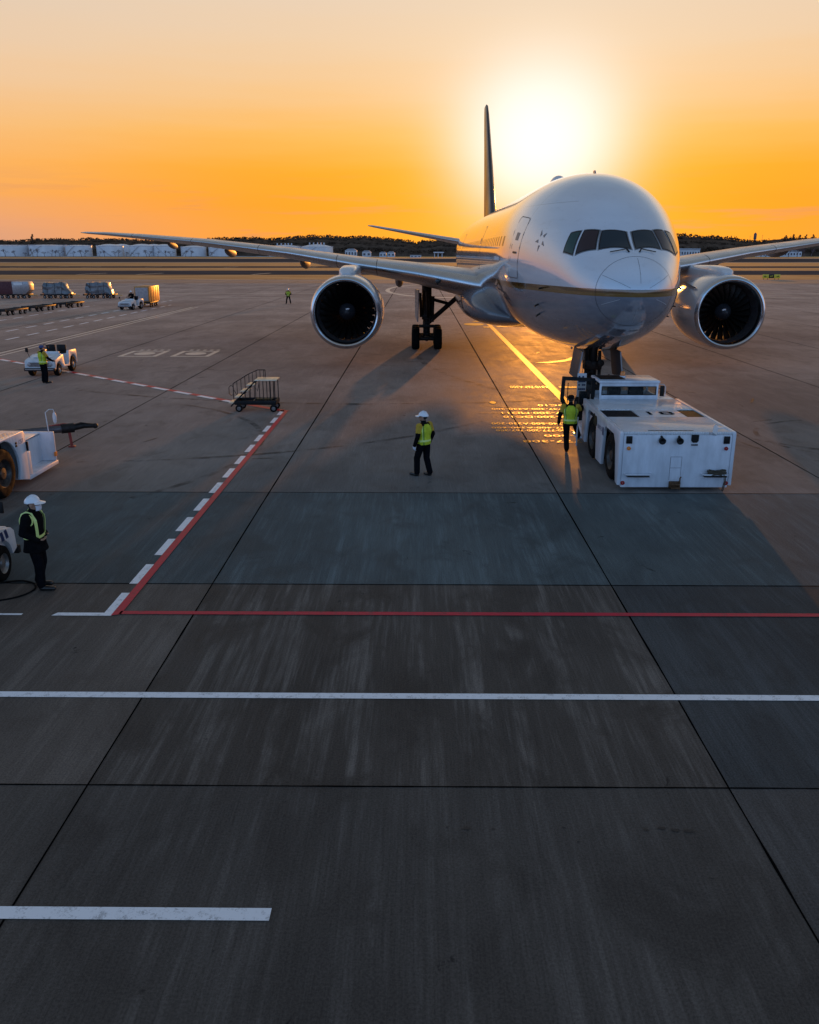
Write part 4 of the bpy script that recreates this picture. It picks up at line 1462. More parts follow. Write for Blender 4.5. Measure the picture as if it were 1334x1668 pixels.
# ------------------------------------------------------------------ small tow tractors
def make_tractor(label, group):
    t = thing('tow_tractor', label, 'tow tractor', group=group)
    b = MB()
    lowf = arch(-.93, .30, .40, 8, 172, 10)
    lowr = arch(.95, .38, .48, -4, 184, 12)
    pol = [(-1.5, .42), (-1.47, .74), (-1.36, .82), (-.40, 1.0), (-.30, .96), (-.22, .50), (-.12, .44), (.26, .44), (.34, .52), (.42, 1.05), (.5, 1.10), (1.40, 1.08), (1.5, 1.0), (1.5, .44)] + lowr + lowf
    for sg in (-1, 1):
        b.prism(pol, 'x', sg * .60, sg * .70, bev=.012)
    b.prism([(-1.48, .36), (-1.48, .76), (-1.36, .84), (-.36, 1.02), (-.26, .98), (-.26, .36)], 'x', -.605, .605, bev=.015)
    b.box(-.605, .605, -.26, .34, .34, .42)
    b.box(-.605, .605, .34, 1.49, .40, .95, bev=.02)
    b.box(-.5, .5, -.30, -.18, .9, 1.12, bev=.02)
    bd = b.build('body', W_OLD, t, sharp=35)
    b = MB()
    b.box(-.52, .52, -1.50, -1.478, .50, .70)
    for i in range(4):
        b.box(-.5, .5, -1.512, -1.495, .515 + i * .048, .535 + i * .048, mi=1)
    b.build('grille', [BLACK, STEEL], bd)
    b = MB()
    b.box(-.72, .72, -1.60, -1.50, .30, .44, bev=.015)
    b.box(-.66, .66, -1.62, -1.60, .36, .40, mi=1)
    b.build('bumper', [DARKSTEEL, STEEL], t)
    b = MB()
    b.box(-.52, .52, .34, .82, .95, 1.0, bev=.02)
    b.box(-.50, -.02, .36, .78, .72, .98, bev=.05)
    b.box(.02, .50, .36, .78, .72, .98, bev=.05)
    for x in (-.26, .26):
        b.box(x - .22, x + .22, .72, .84, .96, 1.36, bev=.05)
    b.build('seat', BLACK, t)
    b = MB()
    b.tube([(-.26, -.2, 1.0), (-.26, .02, 1.26)], .022, 6)
    c0 = Vector((-.26, .03, 1.27))
    u, v = Vector((1, 0, 0)), Vector((0, .55, .83))
    b.tube([c0 + u * .18 * math.cos(a) + v * .18 * math.sin(a) for a in np.linspace(0, 2 * PI, 17)], .014, 6)
    b.tube([c0 - u * .18, c0 + u * .18], .01, 5)
    b.build('steering_wheel', BLACK, t)
    for x in (-.5, .5):
        b = MB()
        b.lathe((x, -1.475, .60), (0, -1, 0), [(0, .085), (.04, .08), (.045, .01)], 16)
        b.build('headlight', STEEL, t)
    b = MB()
    b.tube([(-.62, -1.0, .9), (-.70, -1.02, 1.18)], .012, 6)
    b.box(-.78, -.64, -1.05, -1.01, 1.16, 1.36, bev=.015)
    b.build('mirror', BLACK, t)
    for sg in (-1, 1):
        for y, r in ((-.93, .31), (.95, .39)):
            wheel('wheel', (sg * .60, y, r), (1, 0, 0), r, .22, t, 24)
    b = MB()
    b.box(-.1, .1, 1.5, 1.62, .38, .5, bev=.01)
    b.build('hitch', DARKSTEEL, t)
    b = MB()
    b.box(-.42, .42, -1.15, -.62, .905, .935, bev=.01)
    b.build('hood_panel', mat('deck_blue_white', (.60, .66, .72), .3), bd)
    return t


GT = 'small white tow tractors'
trac = make_tractor('white open tow tractor with black seats beside the worker in a blue cap', GT)
trac.location = (-18.45, 43.05, 0)
trac.rotation_euler.z = R(0)
trac.scale = (1.05, .95, 1.0)
nt_ = dup(trac, 'white tow tractor nose with silver wheel and blue bar at the left edge', (-8.32, 13.74, 0), R(180), GT, (1.0, 1.0, 1.1))
for x in (-.28, -.12):
    b = MB()
    b.prism([(x - .95, .68), (x - .85, .68), (x - .79, .84), (x - .89, .84)], 'x', -.704, -.7015)
    b.build('blue_bar', NAVY, nt_)
ft = dup(trac, 'far white tow tractor driven in front of a cargo container', (-30.9, 93.9, 0), R(-10), GT)
cab_ = MB()
ctl = [(-9.2, 13.75), (-8.6, 13.95), (-8.0, 13.72), (-7.5, 13.62), (-7.05, 13.85), (-6.9, 14.2), (-7.05, 14.5), (-7.35, 14.62), (-7.7, 14.5), (-8.1, 14.35)]
pts = []
for i in range(1, len(ctl) - 2):
    p0, p1, p2, p3 = [Vector((*ctl[i + q], 0)) for q in (-1, 0, 1, 2)]
    for t in np.linspace(0, 1, 9)[:-1]:
        p = .5 * ((2 * p1) + (p2 - p0) * t + (2 * p0 - 5 * p1 + 4 * p2 - p3) * t * t + (3 * p1 - p0 - 3 * p2 + p3) * t ** 3)
        pts.append((p.x, p.y, .018))
cab_.tube(pts, .016, 6)
tag(cab_.build('cable', RUBBER), 'black cable looped on the apron under the left edge tractor nose', 'cable')

# ------------------------------------------------------------------ cargo dollies and loads
def make_dolly(label, group):
    t = thing('cargo_dolly', label, 'dolly', group=group)
    b = MB()
    b.box(-2.0, 2.0, -.80, -.70, .42, .56, bev=.01)
    b.box(-2.0, 2.0, .70, .80, .42, .56, bev=.01)
    for x in np.linspace(-1.95, 1.95, 9):
        b.tube([(x, -.7, .52), (x, .7, .52)], .05, 8)
    b.box(-2.05, -1.98, -.8, .8, .40, .60, bev=.01)
    b.box(1.98, 2.05, -.8, .8, .40, .60, bev=.01)
    b.build('frame', DARKSTEEL, t)
    b = MB()
    b.tube([(2.02, 0, .45), (2.95, 0, .40)], .045, 8)
    b.tube([(2.02, .35, .45), (2.7, 0, .40)], .03, 6)
    b.tube([(2.02, -.35, .45), (2.7, 0, .40)], .03, 6)
    b.build('draw_bar', YELLOWP, t)
    for x in (-1.5, -.65, .65, 1.5):
        for y in (-.68, .68):
            wheel('wheel', (x, y, .21), (0, 1, 0), .21, .14, t, 14)
    return t


GD = 'cargo dollies in a train on the far apron'
dol = make_dolly('dark dolly under the maroon and grey container', GD)
dol.location = (-53.9, 117, 0)
dol2 = dup(dol, 'dark dolly under the cargo heap with the long sloped end', (-48.2, 117, 0), 0, GD)
dol3 = dup(dol, 'dark dolly under the last wrapped cargo heap, coupled toward the driver', (-42.5, 117, 0), 0, GD)
dol4 = dup(dol, 'dark dolly under the container towed behind the far tractor', (-30.75, 99.2, 0), R(-86), GD)
GE = 'empty dollies parked in a row at the left edge'
for i, (x, y, a) in enumerate(((-40.4, 79.5, 82), (-40.2, 85.6, 84), (-39.75, 91.3, 84), (-39.0, 97.4, 84))):
    dup(dol, ['empty dolly nearest the camera in the parked row', 'second empty dolly of the parked row, counted from the near end', 'third empty dolly of the parked row, before a gap', 'empty dolly at the far end of the parked row, standing apart'][i], (x, y, 0), R(a), GE)
PLASTIC = mat('wrapped_plastic', (.14, .145, .155), .28, var=.55, vscale=2.2, coat=.4, bump=.7, bscale=3.5)
u = thing('cargo_container', 'maroon and grey cargo container with sloped end on a dolly', 'cargo container', (-53.9, 117, .58))
b = MB()
b.box(-2.4, .0, -.78, .78, 0, 1.62, bev=.02)
b.build('maroon_panel', mat('maroon_canvas', (.09, .018, .022), .6, var=.2), u)
b = MB()
b.prism([(.01, 0), (1.7, 0), (2.25, .5), (2.25, 1.2), (2.1, 1.62), (.01, 1.62)], 'y', -.78, .78, bev=.02)
b.build('grey_panel', mat('container_aluminium', (.36, .34, .34), .35, .5, var=.25), u)
b = MB()
b.box(.25, 1.4, -.785, -.781, 1.15, 1.5)
b.build('label_plate', mat('label_white', (.7, .68, .66), .5), u)


def heap(label, loc, L, slope):
    mb = MB()
    ph = [random.uniform(0, 6) for _ in range(12)]

    def f(x, y, z):
        k = .05 * math.sin(5 * x + ph[0]) + .05 * math.sin(7 * z + 3 * x + ph[1]) + .04 * math.sin(11 * y + 4 * x + ph[2]) + .03 * math.sin(17 * x - 9 * z + ph[3])
        return x + k * .6, y + k, z + .5 * k
    n, m = 40, 9
    rs = []
    for i in range(m + 1):
        v = i / m
        z = .03 + 1.45 * v
        hx0, hx1 = -L * (1 - .10 * v ** 3), L * (1 - slope * v - .05 * v ** 3)
        hy = .78 * (1 - .12 * v ** 3)
        row = []
        for k in range(n):
            a = 2 * PI * k / n
            ca, sa = math.cos(a), math.sin(a)
            e = .35
            x = math.copysign(abs(ca) ** e, ca)
            y = math.copysign(abs(sa) ** e, sa)
            x = (hx0 + hx1) / 2 + x * (hx1 - hx0) / 2
            row.append(f(x, y * hy, z))
        rs.append(row)
    mb.rings(rs)
    o = mb.build('wrapped_cargo', PLASTIC, loc=loc, sharp=60)
    tag(o, label, 'cargo')
    st = MB()
    for x in (-.55 * L, 0, .45 * L):
        st.tube([f(x, -.80, .05), f(x, -.82, .6), f(x, -.79, 1.1), f(x, -.68, 1.52), f(x, .68, 1.52), f(x, .8, .05)], .02, 5)
    st.build('strap', BLACK, o)
    return o


heap('plastic wrapped cargo heap with a long sloping right end on the middle dolly', (-48.2, 117, .57), 1.85, .34)
heap('squarish plastic wrapped cargo heap on the dolly behind the far tractor', (-42.5, 117, .57), 1.8, .26)
u2 = thing('cargo_container', 'grey cargo container with an orange end on the dolly towed behind the far tractor', 'cargo container', (-30.75, 99.3, .58))
b = MB()
b.box(-.82, .82, -1.9, 1.95, 0, 1.68, bev=.03)
for i in range(5):
    b.box(.82, .84, -1.8 + i * .8, -1.72 + i * .8, .05, 1.6)
b.build('shell', mat('container_tan', (.48, .22, .05), .45, .3, var=.3), u2)
b = MB()
b.box(-.70, .70, -1.915, -1.9, .12, 1.55)
b.build('front_panel', mat('container_aluminium', (.36, .34, .34), .35), u2)

# ------------------------------------------------------------------ wheeled steps
stp = thing('wheeled_steps', 'black wheeled maintenance steps with pale treads standing on the red corner line', 'mobile stairs', (-6.2, 32.55, 0))
b = MB()
b.box(-.78, .82, -.42, -.36, .28, .44, bev=.01)
b.box(-.78, .82, .36, .42, .28, .44, bev=.01)
b.box(-.78, -.72, -.36, .36, .28, .44)
b.box(.76, .82, -.36, .36, .28, .44)
for x in (-.1, .35):
    b.box(x, x + .05, -.36, .36, .30, .42)
for sg in (-.40, .40):
    b.tube([(-.92, sg, .22), (.05, sg, 1.18)], .03, 6)
    for x in (.78, .60):
        b.tube([(x, sg, .42), (x, sg, 1.2)], .018, 6)
    for x in (.05, .2, .34, .48):
        b.tube([(x, sg, .42), (x, sg, 1.18)], .014, 6)
    for x in (-.35, -.15):
        b.tube([(x, sg, .42), (x, sg, .22 + (x + .92) * .99)], .014, 6)
b.build('frame', BLACK, stp)
b = MB()
sg = .40
tops = [(-.95, .98), (-.35, 1.34), (.02, 1.5), (.3, 1.5)]
for y_ in (.43,):
    b.tube([(-.97, y_, .25), (-.97, y_, .95)] + [(x, y_, z) for x, z in tops], .018, 6)
    for x in (-.82, -.66, -.5, -.34, -.2, -.05, .1, .24):
        z0_, z1_ = .22 + (x + .92) * .99, 0
        z1_ = np.interp(x, [t[0] for t in tops], [t[1] for t in tops])
        b.tube([(x, y_, min(z0_, 1.2)), (x, y_, z1_)], .012, 6)
b.tube([(.3, .43, 1.5), (.3, .43, 1.2)], .016, 6)
b.tube([(-.97, .43, .85), (-1.06, .43, .9), (-1.14, .43, .82), (-1.14, .43, .58), (-1.06, .43, .5), (-.97, .43, .55)], .014, 6)
b.tube([(-.95, .43, .72), (-.80, .43, .45)], .012, 6)
b.build('handrail', BLACK, stp)
b = MB()
b.tube([(.08, -.43, 1.18), (.05, -.45, .95), (.14, -.45, .82), (.2, -.43, 1.1)], .012, 6)
b.build('chain', BLACK, stp)
TREAD = mat('tread_plate', (.74, .66, .52), .36, .75, var=.2)
for i in range(4):
    b = MB()
    x, z = -.88 + i * .235, .30 + i * .225
    b.box(x - .13, x + .16, -.39, .39, z + .03, z + .055, bev=.005)
    b.build('tread', TREAD, stp)
b = MB()
b.box(.02, .86, -.42, .44, 1.19, 1.225, bev=.008)
b.build('platform', TREAD, stp)
b = MB()
b.box(-.02, .62, -.2, .2, .45, .465)
b.build('base_plate', OLIVE, stp)
for x, y in ((-.62, -.36), (-.62, .36), (.70, -.36), (.70, .36)):
    wheel('wheel', (x, y, .14), (0, 1, 0), .14, .09, stp, 16)
b = MB()
for x, y in ((-.62, -.36), (-.62, .36), (.70, -.36), (.70, .36)):
    b.box(x - .07, x + .07, y - .07, y + .07, .20, .29)
b.build('caster_fork', BLACK, stp)

# ------------------------------------------------------------------ people
SKIN = mat('skin', (.36, .20, .13), .5)
BLACKCLOTH = mat('black_cloth', (.007, .007, .008), .95, spec=.04, var=.35, vscale=12, bump=.5, bscale=25)
TROUSER = mat('dark_trousers', (.006, .0065, .009), .95, spec=.04, var=.3, vscale=10, bump=.6, bscale=18)
SHOE = mat('black_shoe', (.012, .011, .010), .35)
GLOVE = mat('white_glove', (.62, .62, .66), .7)
SLEEVE = mat('amber_sleeve', (.48, .30, .02), .75, var=.2)
HAIR = mat('dark_hair', (.012, .010, .009), .7)
LIME = mat('lime_vest', (.52, .62, .02), .7, var=.25, vscale=9, bump=.5, bscale=20)
LIMED = mat('vest_band_green', (.14, .26, .02), .7)
LIMEL = mat('vest_reflective', (.62, .72, .22), .4)
HELM = mat('helmet_white', (.72, .75, .78), .25, coat=.4)
CAPB = mat('blue_cap', (.03, .06, .18), .7)


def person(label, loc, rotz, J=None, helmet=True, cap=None, vest=True, gloves=False, amber=True, coat=False, mask=False, harness=False, voxel=.007, zs=1.0, beanie=False):
    j = dict(pelvis=(0, 0, .93), chest=(0, .0, 1.28), hipL=(-.095, 0, .90), hipR=(.095, 0, .90), kneeL=(-.11, .03, .49), kneeR=(.11, .03, .49), ankL=(-.115, -.01, .09), ankR=(.115, -.01, .09),
             toeL=(-.13, .17, .045), toeR=(.13, .17, .045), shL=(-.185, -.01, 1.41), shR=(.185, -.01, 1.41), elL=(-.255, -.04, 1.13), elR=(.255, -.04, 1.13), wrL=(-.26, .04, .89), wrR=(.26, .04, .89),
             hdL=(0, .15, -1), hdR=(0, .15, -1), head=(0, .025, 1.615), hturn=0)
    if J:
        j.update(J)
    V = {k: Vector(v) for k, v in j.items() if isinstance(v, tuple)}
    mb = MB()
    seg = []

    def cap_(a, b_, r0, r1, tg, n=12):
        mb.capsule(a, b_, r0, r1, n)
        seg.append((Vector(a), Vector(b_), (r0 + r1) / 2, tg))
    # torso rings
    pv, ch = V['pelvis'], V['chest']
    up = (ch - pv)
    tors = [(-.30, .13, .105), (-.14, .172, .122), (.05, .175, .122), (.30, .165, .115), (.60, .178, .122), (.95, .200, .128), (1.22, .205, .122), (1.40, .165, .098), (1.50, .10, .075), (1.58, .062, .062)]
    k = 1.10 if coat else 1.0

    def ring(t, wx, wy, n=28, ex=0.0):
        c = pv + up * t
        return [(c.x + (wx + ex) * math.copysign(abs(math.cos(a)) ** .85, math.cos(a)), c.y + (wy + ex) * math.copysign(abs(math.sin(a)) ** .85, math.sin(a)), c.z) for a in np.linspace(0, 2 * PI, n + 1)[:-1]]
    mb.rings([ring(t, wx * k, wy * k) for t, wx, wy in tors])
    seg.append((pv + up * .05, pv + up * 1.35, .15, 1))
    seg.append((pv - up * .30, pv - up * .02, .14, 2))
    if coat:
        mb.rings([ring(-.52, .205, .185), ring(-.2, .20, .16), ring(.2, .19, .14), ring(.6, .185, .135)])
        seg.append((pv - up * .5, pv + up * .1, .2, 1))
    for s in 'LR':
        cap_(V['hip' + s], V['knee' + s], .100, .078, 2)
        cap_(V['knee' + s], V['ank' + s] + Vector((0, 0, .03)), .078, .072, 2)
        cap_(V['ank' + s], V['ank' + s] - Vector((0, 0, .035)), .052, .05, 3)
        cap_(V['ank' + s] - Vector((0, .03 * 0, .04)), V['toe' + s], .050, .042, 3)
        el = V['el' + s]
        sh = V['sh' + s]
        midp = sh.lerp(el, .55)
        cap_(sh, midp, .078 * k, .068 * k, 5 if amber else 1)
        cap_(midp, el, .066 * k, .058 * k, 1)
        cap_(el, V['wr' + s], .058 * k, .044 * k, 1)
        # hand: palm, four bent fingers, thumb
        W = V['wr' + s]
        d_ = V['hd' + s].normalized()
        side = Vector((0, 1, 0)) - d_ * d_.y
        if side.length < .2:
            side = Vector((0, 0, 1)) - d_ * d_.z
        side.normalize()                       # thumb side
        inn = d_.cross(side) * (1 if s == 'L' else -1)
        for q_ in (-.026, 0, .026):
            cap_(W + side * q_ * .6 + d_ * .01, W + side * q_ + d_ * .085, .019, .0165, 4, 8)
        for i, (L1, L2) in enumerate(((.034, .03), (.042, .038), (.045, .04), (.040, .036))):
            o_ = side * (-.034 + .0225 * i)
            a0 = W + o_ + d_ * .088
            a1 = a0 + (d_ * .9 + inn * .35).normalized() * L1
            a2 = a1 + (d_ * .6 + inn * .8).normalized() * L2
            cap_(a0, a1, .0092, .0086, 4, 8)
            cap_(a1, a2, .0086, .0074, 4, 8)
        t0 = W + side * .028 + d_ * .025
        t1 = t0 + (side * .7 + d_ * .7 + inn * .25).normalized() * .045
        t2 = t1 + (side * .2 + d_ * .9 + inn * .35).normalized() * .032
        cap_(t0, t1, .0125, .0105, 4, 8)
        cap_(t1, t2, .0105, .0085, 4, 8)
    h = V['head']
    ht = j['hturn']
    fd = Vector((-math.sin(R(ht)), math.cos(R(ht)), 0))
    sd = Vector((fd.y, -fd.x, 0))
    nb = pv + up * 1.48
    cap_(nb, h - Vector((0, 0, .06)), .062, .056, 0 if not coat else 1)

    def hb_(dx_, dy_, dz_, a, b_, c, tg):
        cc = h + sd * dx_ + fd * dy_ + Vector((0, 0, dz_))
        o = len(mb.v)
        mb.ball((0, 0, 0), a, b_, c, 16, 10)
        for q_ in range(o, len(mb.v)):
            vx, vy, vz = mb.v[q_]
            p = cc + sd * vx + fd * vy + Vector((0, 0, vz))
            mb.v[q_] = (p.x, p.y, p.z)
        seg.append((cc, cc + Vector((0, 0, .001)), (a + b_ + c) / 3, tg))
    hb_(0, -.008, .03, .078, .098, .100, 0)
    hb_(0, .018, -.035, .062, .078, .085, 0)
    hb_(0, .045, -.085, .036, .036, .030, 0)
    hb_(0, .098, -.012, .013, .018, .028, 0)
    hb_(0, .086, -.058, .024, .012, .012, 0)
    hb_(-.078, -.005, -.01, .012, .022, .032, 0)
    hb_(.078, -.005, -.01, .012, .022, .032, 0)
    hb_(0, .082, .022, .048, .014, .012, 0)
    root = thing('person', label, 'person', loc, rotz, None)
    root.scale = (zs * 1.13, zs * 1.13, zs)
    o = mb.build('body', [SKIN, BLACKCLOTH, TROUSER, SHOE, GLOVE if gloves else SKIN, SLEEVE, HAIR])
    md = o.modifiers.new('r', 'REMESH')
    md.mode = 'VOXEL'
    md.voxel_size = voxel
    md.use_smooth_shade = True
    sm = o.modifiers.new('s', 'SMOOTH')
    sm.factor = .5
    sm.iterations = 3
    dg = bpy.context.evaluated_depsgraph_get()
    me = bpy.data.meshes.new_from_object(o.evaluated_get(dg))
    o.modifiers.clear()
    old = o.data
    o.data = me
    bpy.data.meshes.remove(old)
    me.materials.clear()
    for q_ in (SKIN, BLACKCLOTH, TROUSER, SHOE, GLOVE if gloves else SKIN, SLEEVE, HAIR):
        me.materials.append(q_)
    n = len(me.polygons)
    ce = np.zeros(n * 3)
    me.polygons.foreach_get('center', ce)
    ce = ce.reshape(-1, 3)
    best = np.full(n, 9.0)
    idx = np.zeros(n, int)
    for a, b_, r, tg in seg:
        a, b_ = np.array(a), np.array(b_)
        ab = b_ - a
        t = np.clip(((ce - a) @ ab) / max(ab @ ab, 1e-9), 0, 1)
        dd = np.linalg.norm(ce - a - t[:, None] * ab, axis=1) - r
        up_ = dd < best
        best[up_] = dd[up_]
        idx[up_] = tg
    # hair on the back and crown of the head
    rel = ce - np.array(h)
    hy = rel @ np.array(fd)
    hm = (idx == 0) & (rel[:, 2] > -.06) & ((hy < -.035) | (rel[:, 2] > .085))
    idx[hm] = 6
    me.polygons.foreach_set('material_index', idx.astype(np.int32))
    me.polygons.foreach_set('use_smooth', np.ones(n, bool))
    me.update()
    o.parent = root
    e = MB()
    for q_ in (-.031, .031):
        p = h + sd * q_ + fd * .083 + Vector((0, 0, .003))
        e.ball(p, .0095, .007, .007, 8, 6)
    e.build('eyes', HAIR, root)
    if vest:
        b = MB()
        vt = [(-.10, .185, .138), (.05, .188, .138), (.30, .180, .132), (.60, .192, .138), (.95, .212, .142), (1.18, .212, .136), (1.33, .180, .116), (1.43, .125, .095), (1.47, .095, .085)]
        NN = 56
        rs = []
        tt = np.linspace(0, 1, 34)
        tv = [q_[0] for q_ in vt]
        for t in tt:
            tq = vt[0][0] + t * (vt[-1][0] - vt[0][0])
            rs.append(ring(tq, float(np.interp(tq, tv, [q_[1] for q_ in vt])), float(np.interp(tq, tv, [q_[2] for q_ in vt])), NN, .006 * math.sin(tq * 9)))
        b.rings(rs, cap=False)
        ci = 0
        for i in range(len(rs) - 1):
            tq = vt[0][0] + tt[i] * (vt[-1][0] - vt[0][0])
            for kk in range(NN):
                a = (kk + .5) / NN * 360
                fa = min(abs(a - 90), abs(a - 270))
                if .10 < tq < .24:
                    b.m[ci] = 2
                elif 34 < fa < 46:
                    b.m[ci] = 1
                elif 46 <= fa < 54 and tq > .24:
                    b.m[ci] = 2
                elif abs(a - 90) < 5 and tq > -.2:
                    b.m[ci] = 1
                ci += 1
        vo = b.build('vest', [LIME, LIMED, LIMEL], root, sharp=70)
    if harness:
        b = MB()

        def ribbon(pts, wd):
            out = []
            m_ = len(pts)
            for i in range(m_):
                p = Vector(pts[i])
                t = (Vector(pts[min(i + 1, m_ - 1)]) - Vector(pts[max(i - 1, 0)])).normalized()
                cen = Vector((pv.x, pv.y, p.z))
                nn = (p - cen).normalized()
                q_ = t.cross(nn).normalized() * wd / 2
                out.append([p + q_, p - q_, p - q_ + nn * .006, p + q_ + nn * .006])
            b.rings(out, 0, True, True)

        def tp(t, a, ex):
            c = pv + up * t
            wx = float(np.interp(t, [q_[0] for q_ in tors], [q_[1] for q_ in tors])) * k + ex
            wy = float(np.interp(t, [q_[0] for q_ in tors], [q_[2] for q_ in tors])) * k + ex
            return (c.x + wx * math.copysign(abs(math.cos(R(a))) ** .85, math.cos(R(a))), c.y + wy * math.copysign(abs(math.sin(R(a))) ** .85, math.sin(R(a))), c.z)
        ribbon([tp(.28, a, .014) for a in np.linspace(20, 380, 45)], .05)
        for s in (-1, 1):
            aF, aB = (90 - 42 * s), (270 + 42 * s)
            pts = [tp(t, aF, .016) for t in np.linspace(.28, 1.22, 9)]
            shp = V['shR'] if s > 0 else V['shL']
            pts += [(shp.x * .72, shp.y + .06, shp.z + .055), (shp.x * .72, shp.y - .01, shp.z + .083), (shp.x * .72, shp.y - .08, shp.z + .05)]
            pts += [tp(t, aB, .016) for t in np.linspace(1.22, .28, 9)]
            ribbon(pts, .045)
            q0 = [(shp.x + s * .012 + s * .095 * math.sin(a_) * .0, shp.y + .098 * math.cos(a_), shp.z - .05 + .115 * math.sin(a_)) for a_ in np.linspace(-.35 * PI, 1.35 * PI, 26)]
            b.tube(q0, .014, 6)
        b.build('reflective_harness', LIMEL, root, sharp=70)
    if helmet:
        b = MB()
        hc = h + Vector((0, 0, .045))
        rs = []
        for i in range(9):
            el_ = R(i * 11)
            row = []
            for kk in range(28):
                a = 2 * PI * kk / 28
                p = hc + sd * (.106 * math.cos(el_) * math.cos(a)) + fd * (.125 * math.cos(el_) * math.sin(a) - .008) + Vector((0, 0, .118 * math.sin(el_) - .012 * (math.sin(a) < -.2)))
                row.append(p)
            rs.append(row)
        b.rings(rs, cap=True)
        br = []
        for t in np.linspace(-1, 1, 15):
            a = PI / 2 + t * 1.05
            i_ = hc + sd * .104 * math.cos(a) + fd * (.123 * math.sin(a) - .008)
            L_ = .072 * math.cos(t * 1.2) + .01
            o_ = i_ + (sd * math.cos(a) * .6 + fd * math.sin(a)).normalized() * L_ + Vector((0, 0, -.018))
            br.append([i_ + Vector((0, 0, .008)), o_ + Vector((0, 0, .005)), o_ - Vector((0, 0, .005)), i_ - Vector((0, 0, .006))])
        b.rings(br, cap=True)
        for t in (-.035, .035):
            b.tube([hc + sd * t + fd * (.10 * math.cos(a)) + Vector((0, 0, .112 * math.sin(a) + .006)) for a in np.linspace(.3, 2.7, 9)], .007, 5)
        b.build('helmet', HELM, root, sharp=60)
    if cap is not None:
        b = MB()
        hc = h + Vector((0, 0, .045))
        rs = []
        for i in range(8):
            el_ = R(-10 + i * 14 * .95)
            rs.append([hc + sd * (.096 * math.cos(el_) * math.cos(a)) + fd * (.116 * math.cos(el_) * math.sin(a) - .006) + Vector((0, 0, .098 * math.sin(el_))) for a in np.linspace(0, 2 * PI, 25)[:-1]])
        b.rings(rs, cap=True)
        if not beanie:
            br = []
            for t in np.linspace(-1, 1, 13):
                a = PI / 2 + t * .8
                i_ = hc + sd * .09 * math.cos(a) + fd * (.108 * math.sin(a))
                o_ = i_ + fd * .085 * math.cos(t * 1.2) + Vector((0, 0, -.015))
                br.append([i_, o_, o_ - Vector((0, 0, .006)), i_ - Vector((0, 0, .008))])
            b.rings(br, cap=True)
        b.build('cap', cap, root, sharp=60)
    if mask:
        b = MB()

        def mf(u, v):
            a = (u - .5) * 2.3
            z = -.105 + .095 * v
            r = .098 + .012 * math.sin(PI * v)
            p = h + sd * (.078 * math.sin(a)) + fd * (.018 + r * math.cos(a) ** .8 if math.cos(a) > 0 else .018) + Vector((0, 0, z))
            return p
        b.grid(mf, 14, 6)
        b.grid(lambda u, v: mf(1 - u, v) - fd * .006, 14, 6)
        b.build('mask', GLOVE, root)
    return root


person('worker walking off in a white helmet and lime vest alone on open concrete', (.17, 22.5, 0), R(48), dict(
    hipL=(-.095, .0, .90), kneeL=(-.11, .12, .50), ankL=(-.12, .11, .085), toeL=(-.14, .29, .045), kneeR=(.10, .0, .49), ankR=(.11, -.10, .09), toeR=(.13, .08, .045),
    wrL=(-.25, .07, .88), elL=(-.255, -.03, 1.13), elR=(.25, -.06, 1.14), wrR=(.24, .03, .90), hturn=22), gloves=True, zs=1.0)
person('worker climbing to the open tractor door, seen from behind, lime vest and dark hood', (4.62, 25.5, 0), R(-6), dict(
    pelvis=(0, 0, .93), chest=(.0, .07, 1.27), shL=(-.185, .07, 1.40), shR=(.185, .07, 1.40), head=(0, .15, 1.60), kneeR=(.16, .34, .78), ankR=(.26, .26, .44), toeR=(.27, .44, .415), kneeL=(-.08, .02, .49), ankL=(-.06, -.05, .09), toeL=(-.06, .13, .045),
    elR=(.29, .26, 1.22), wrR=(.34, .46, 1.32), hdR=(.1, .9, .4), elL=(-.28, .0, 1.14), wrL=(-.30, .06, .88)), helmet=False, cap=BLACKCLOTH, beanie=True, zs=.99)
person('worker in profile, white helmet and face mask, lime straps over long black coat', (-6.83, 14.33, 0), R(-88), dict(
    kneeL=(-.10, .03, .49), ankL=(-.10, -.06, .09), toeL=(-.11, .12, .045), kneeR=(.11, .06, .49), ankR=(.12, .06, .09), toeR=(.13, .25, .045),
    elR=(.25, -.07, 1.14), wrR=(.19, .12, .99), hdR=(-.8, .55, -.1), elL=(-.25, -.05, 1.13), wrL=(-.18, .10, 1.0), hdL=(.95, .2, -.2), head=(0, .045, 1.605), hturn=0), vest=False, coat=True, harness=True, mask=True, amber=False, zs=.985)
person('worker in a blue cap and lime vest standing against the open tow tractor', (-17.38, 39.6, 0), R(-38), dict(
    elR=(.26, .10, 1.16), wrR=(.22, .30, 1.02), hdR=(0, .95, -.2), elL=(-.25, .06, 1.14), wrL=(-.18, .28, 1.0), hdL=(.2, .95, -.2)), helmet=False, cap=CAPB, voxel=.009, zs=1.0)
person('distant worker facing the camera with legs apart, lime vest and white helmet', (-15.45, 104.3, 0), R(178), dict(
    kneeL=(-.17, .02, .49), ankL=(-.23, -.01, .09), toeL=(-.26, .16, .045), kneeR=(.17, .02, .49), ankR=(.23, -.01, .09), toeR=(.26, .16, .045), elL=(-.30, -.05, 1.14), elR=(.30, -.05, 1.14), wrL=(-.14, .16, 1.0), wrR=(.14, .16, 1.0), hdL=(.6, .6, -.3), hdR=(-.6, .6, -.3)), voxel=.012, amber=True)
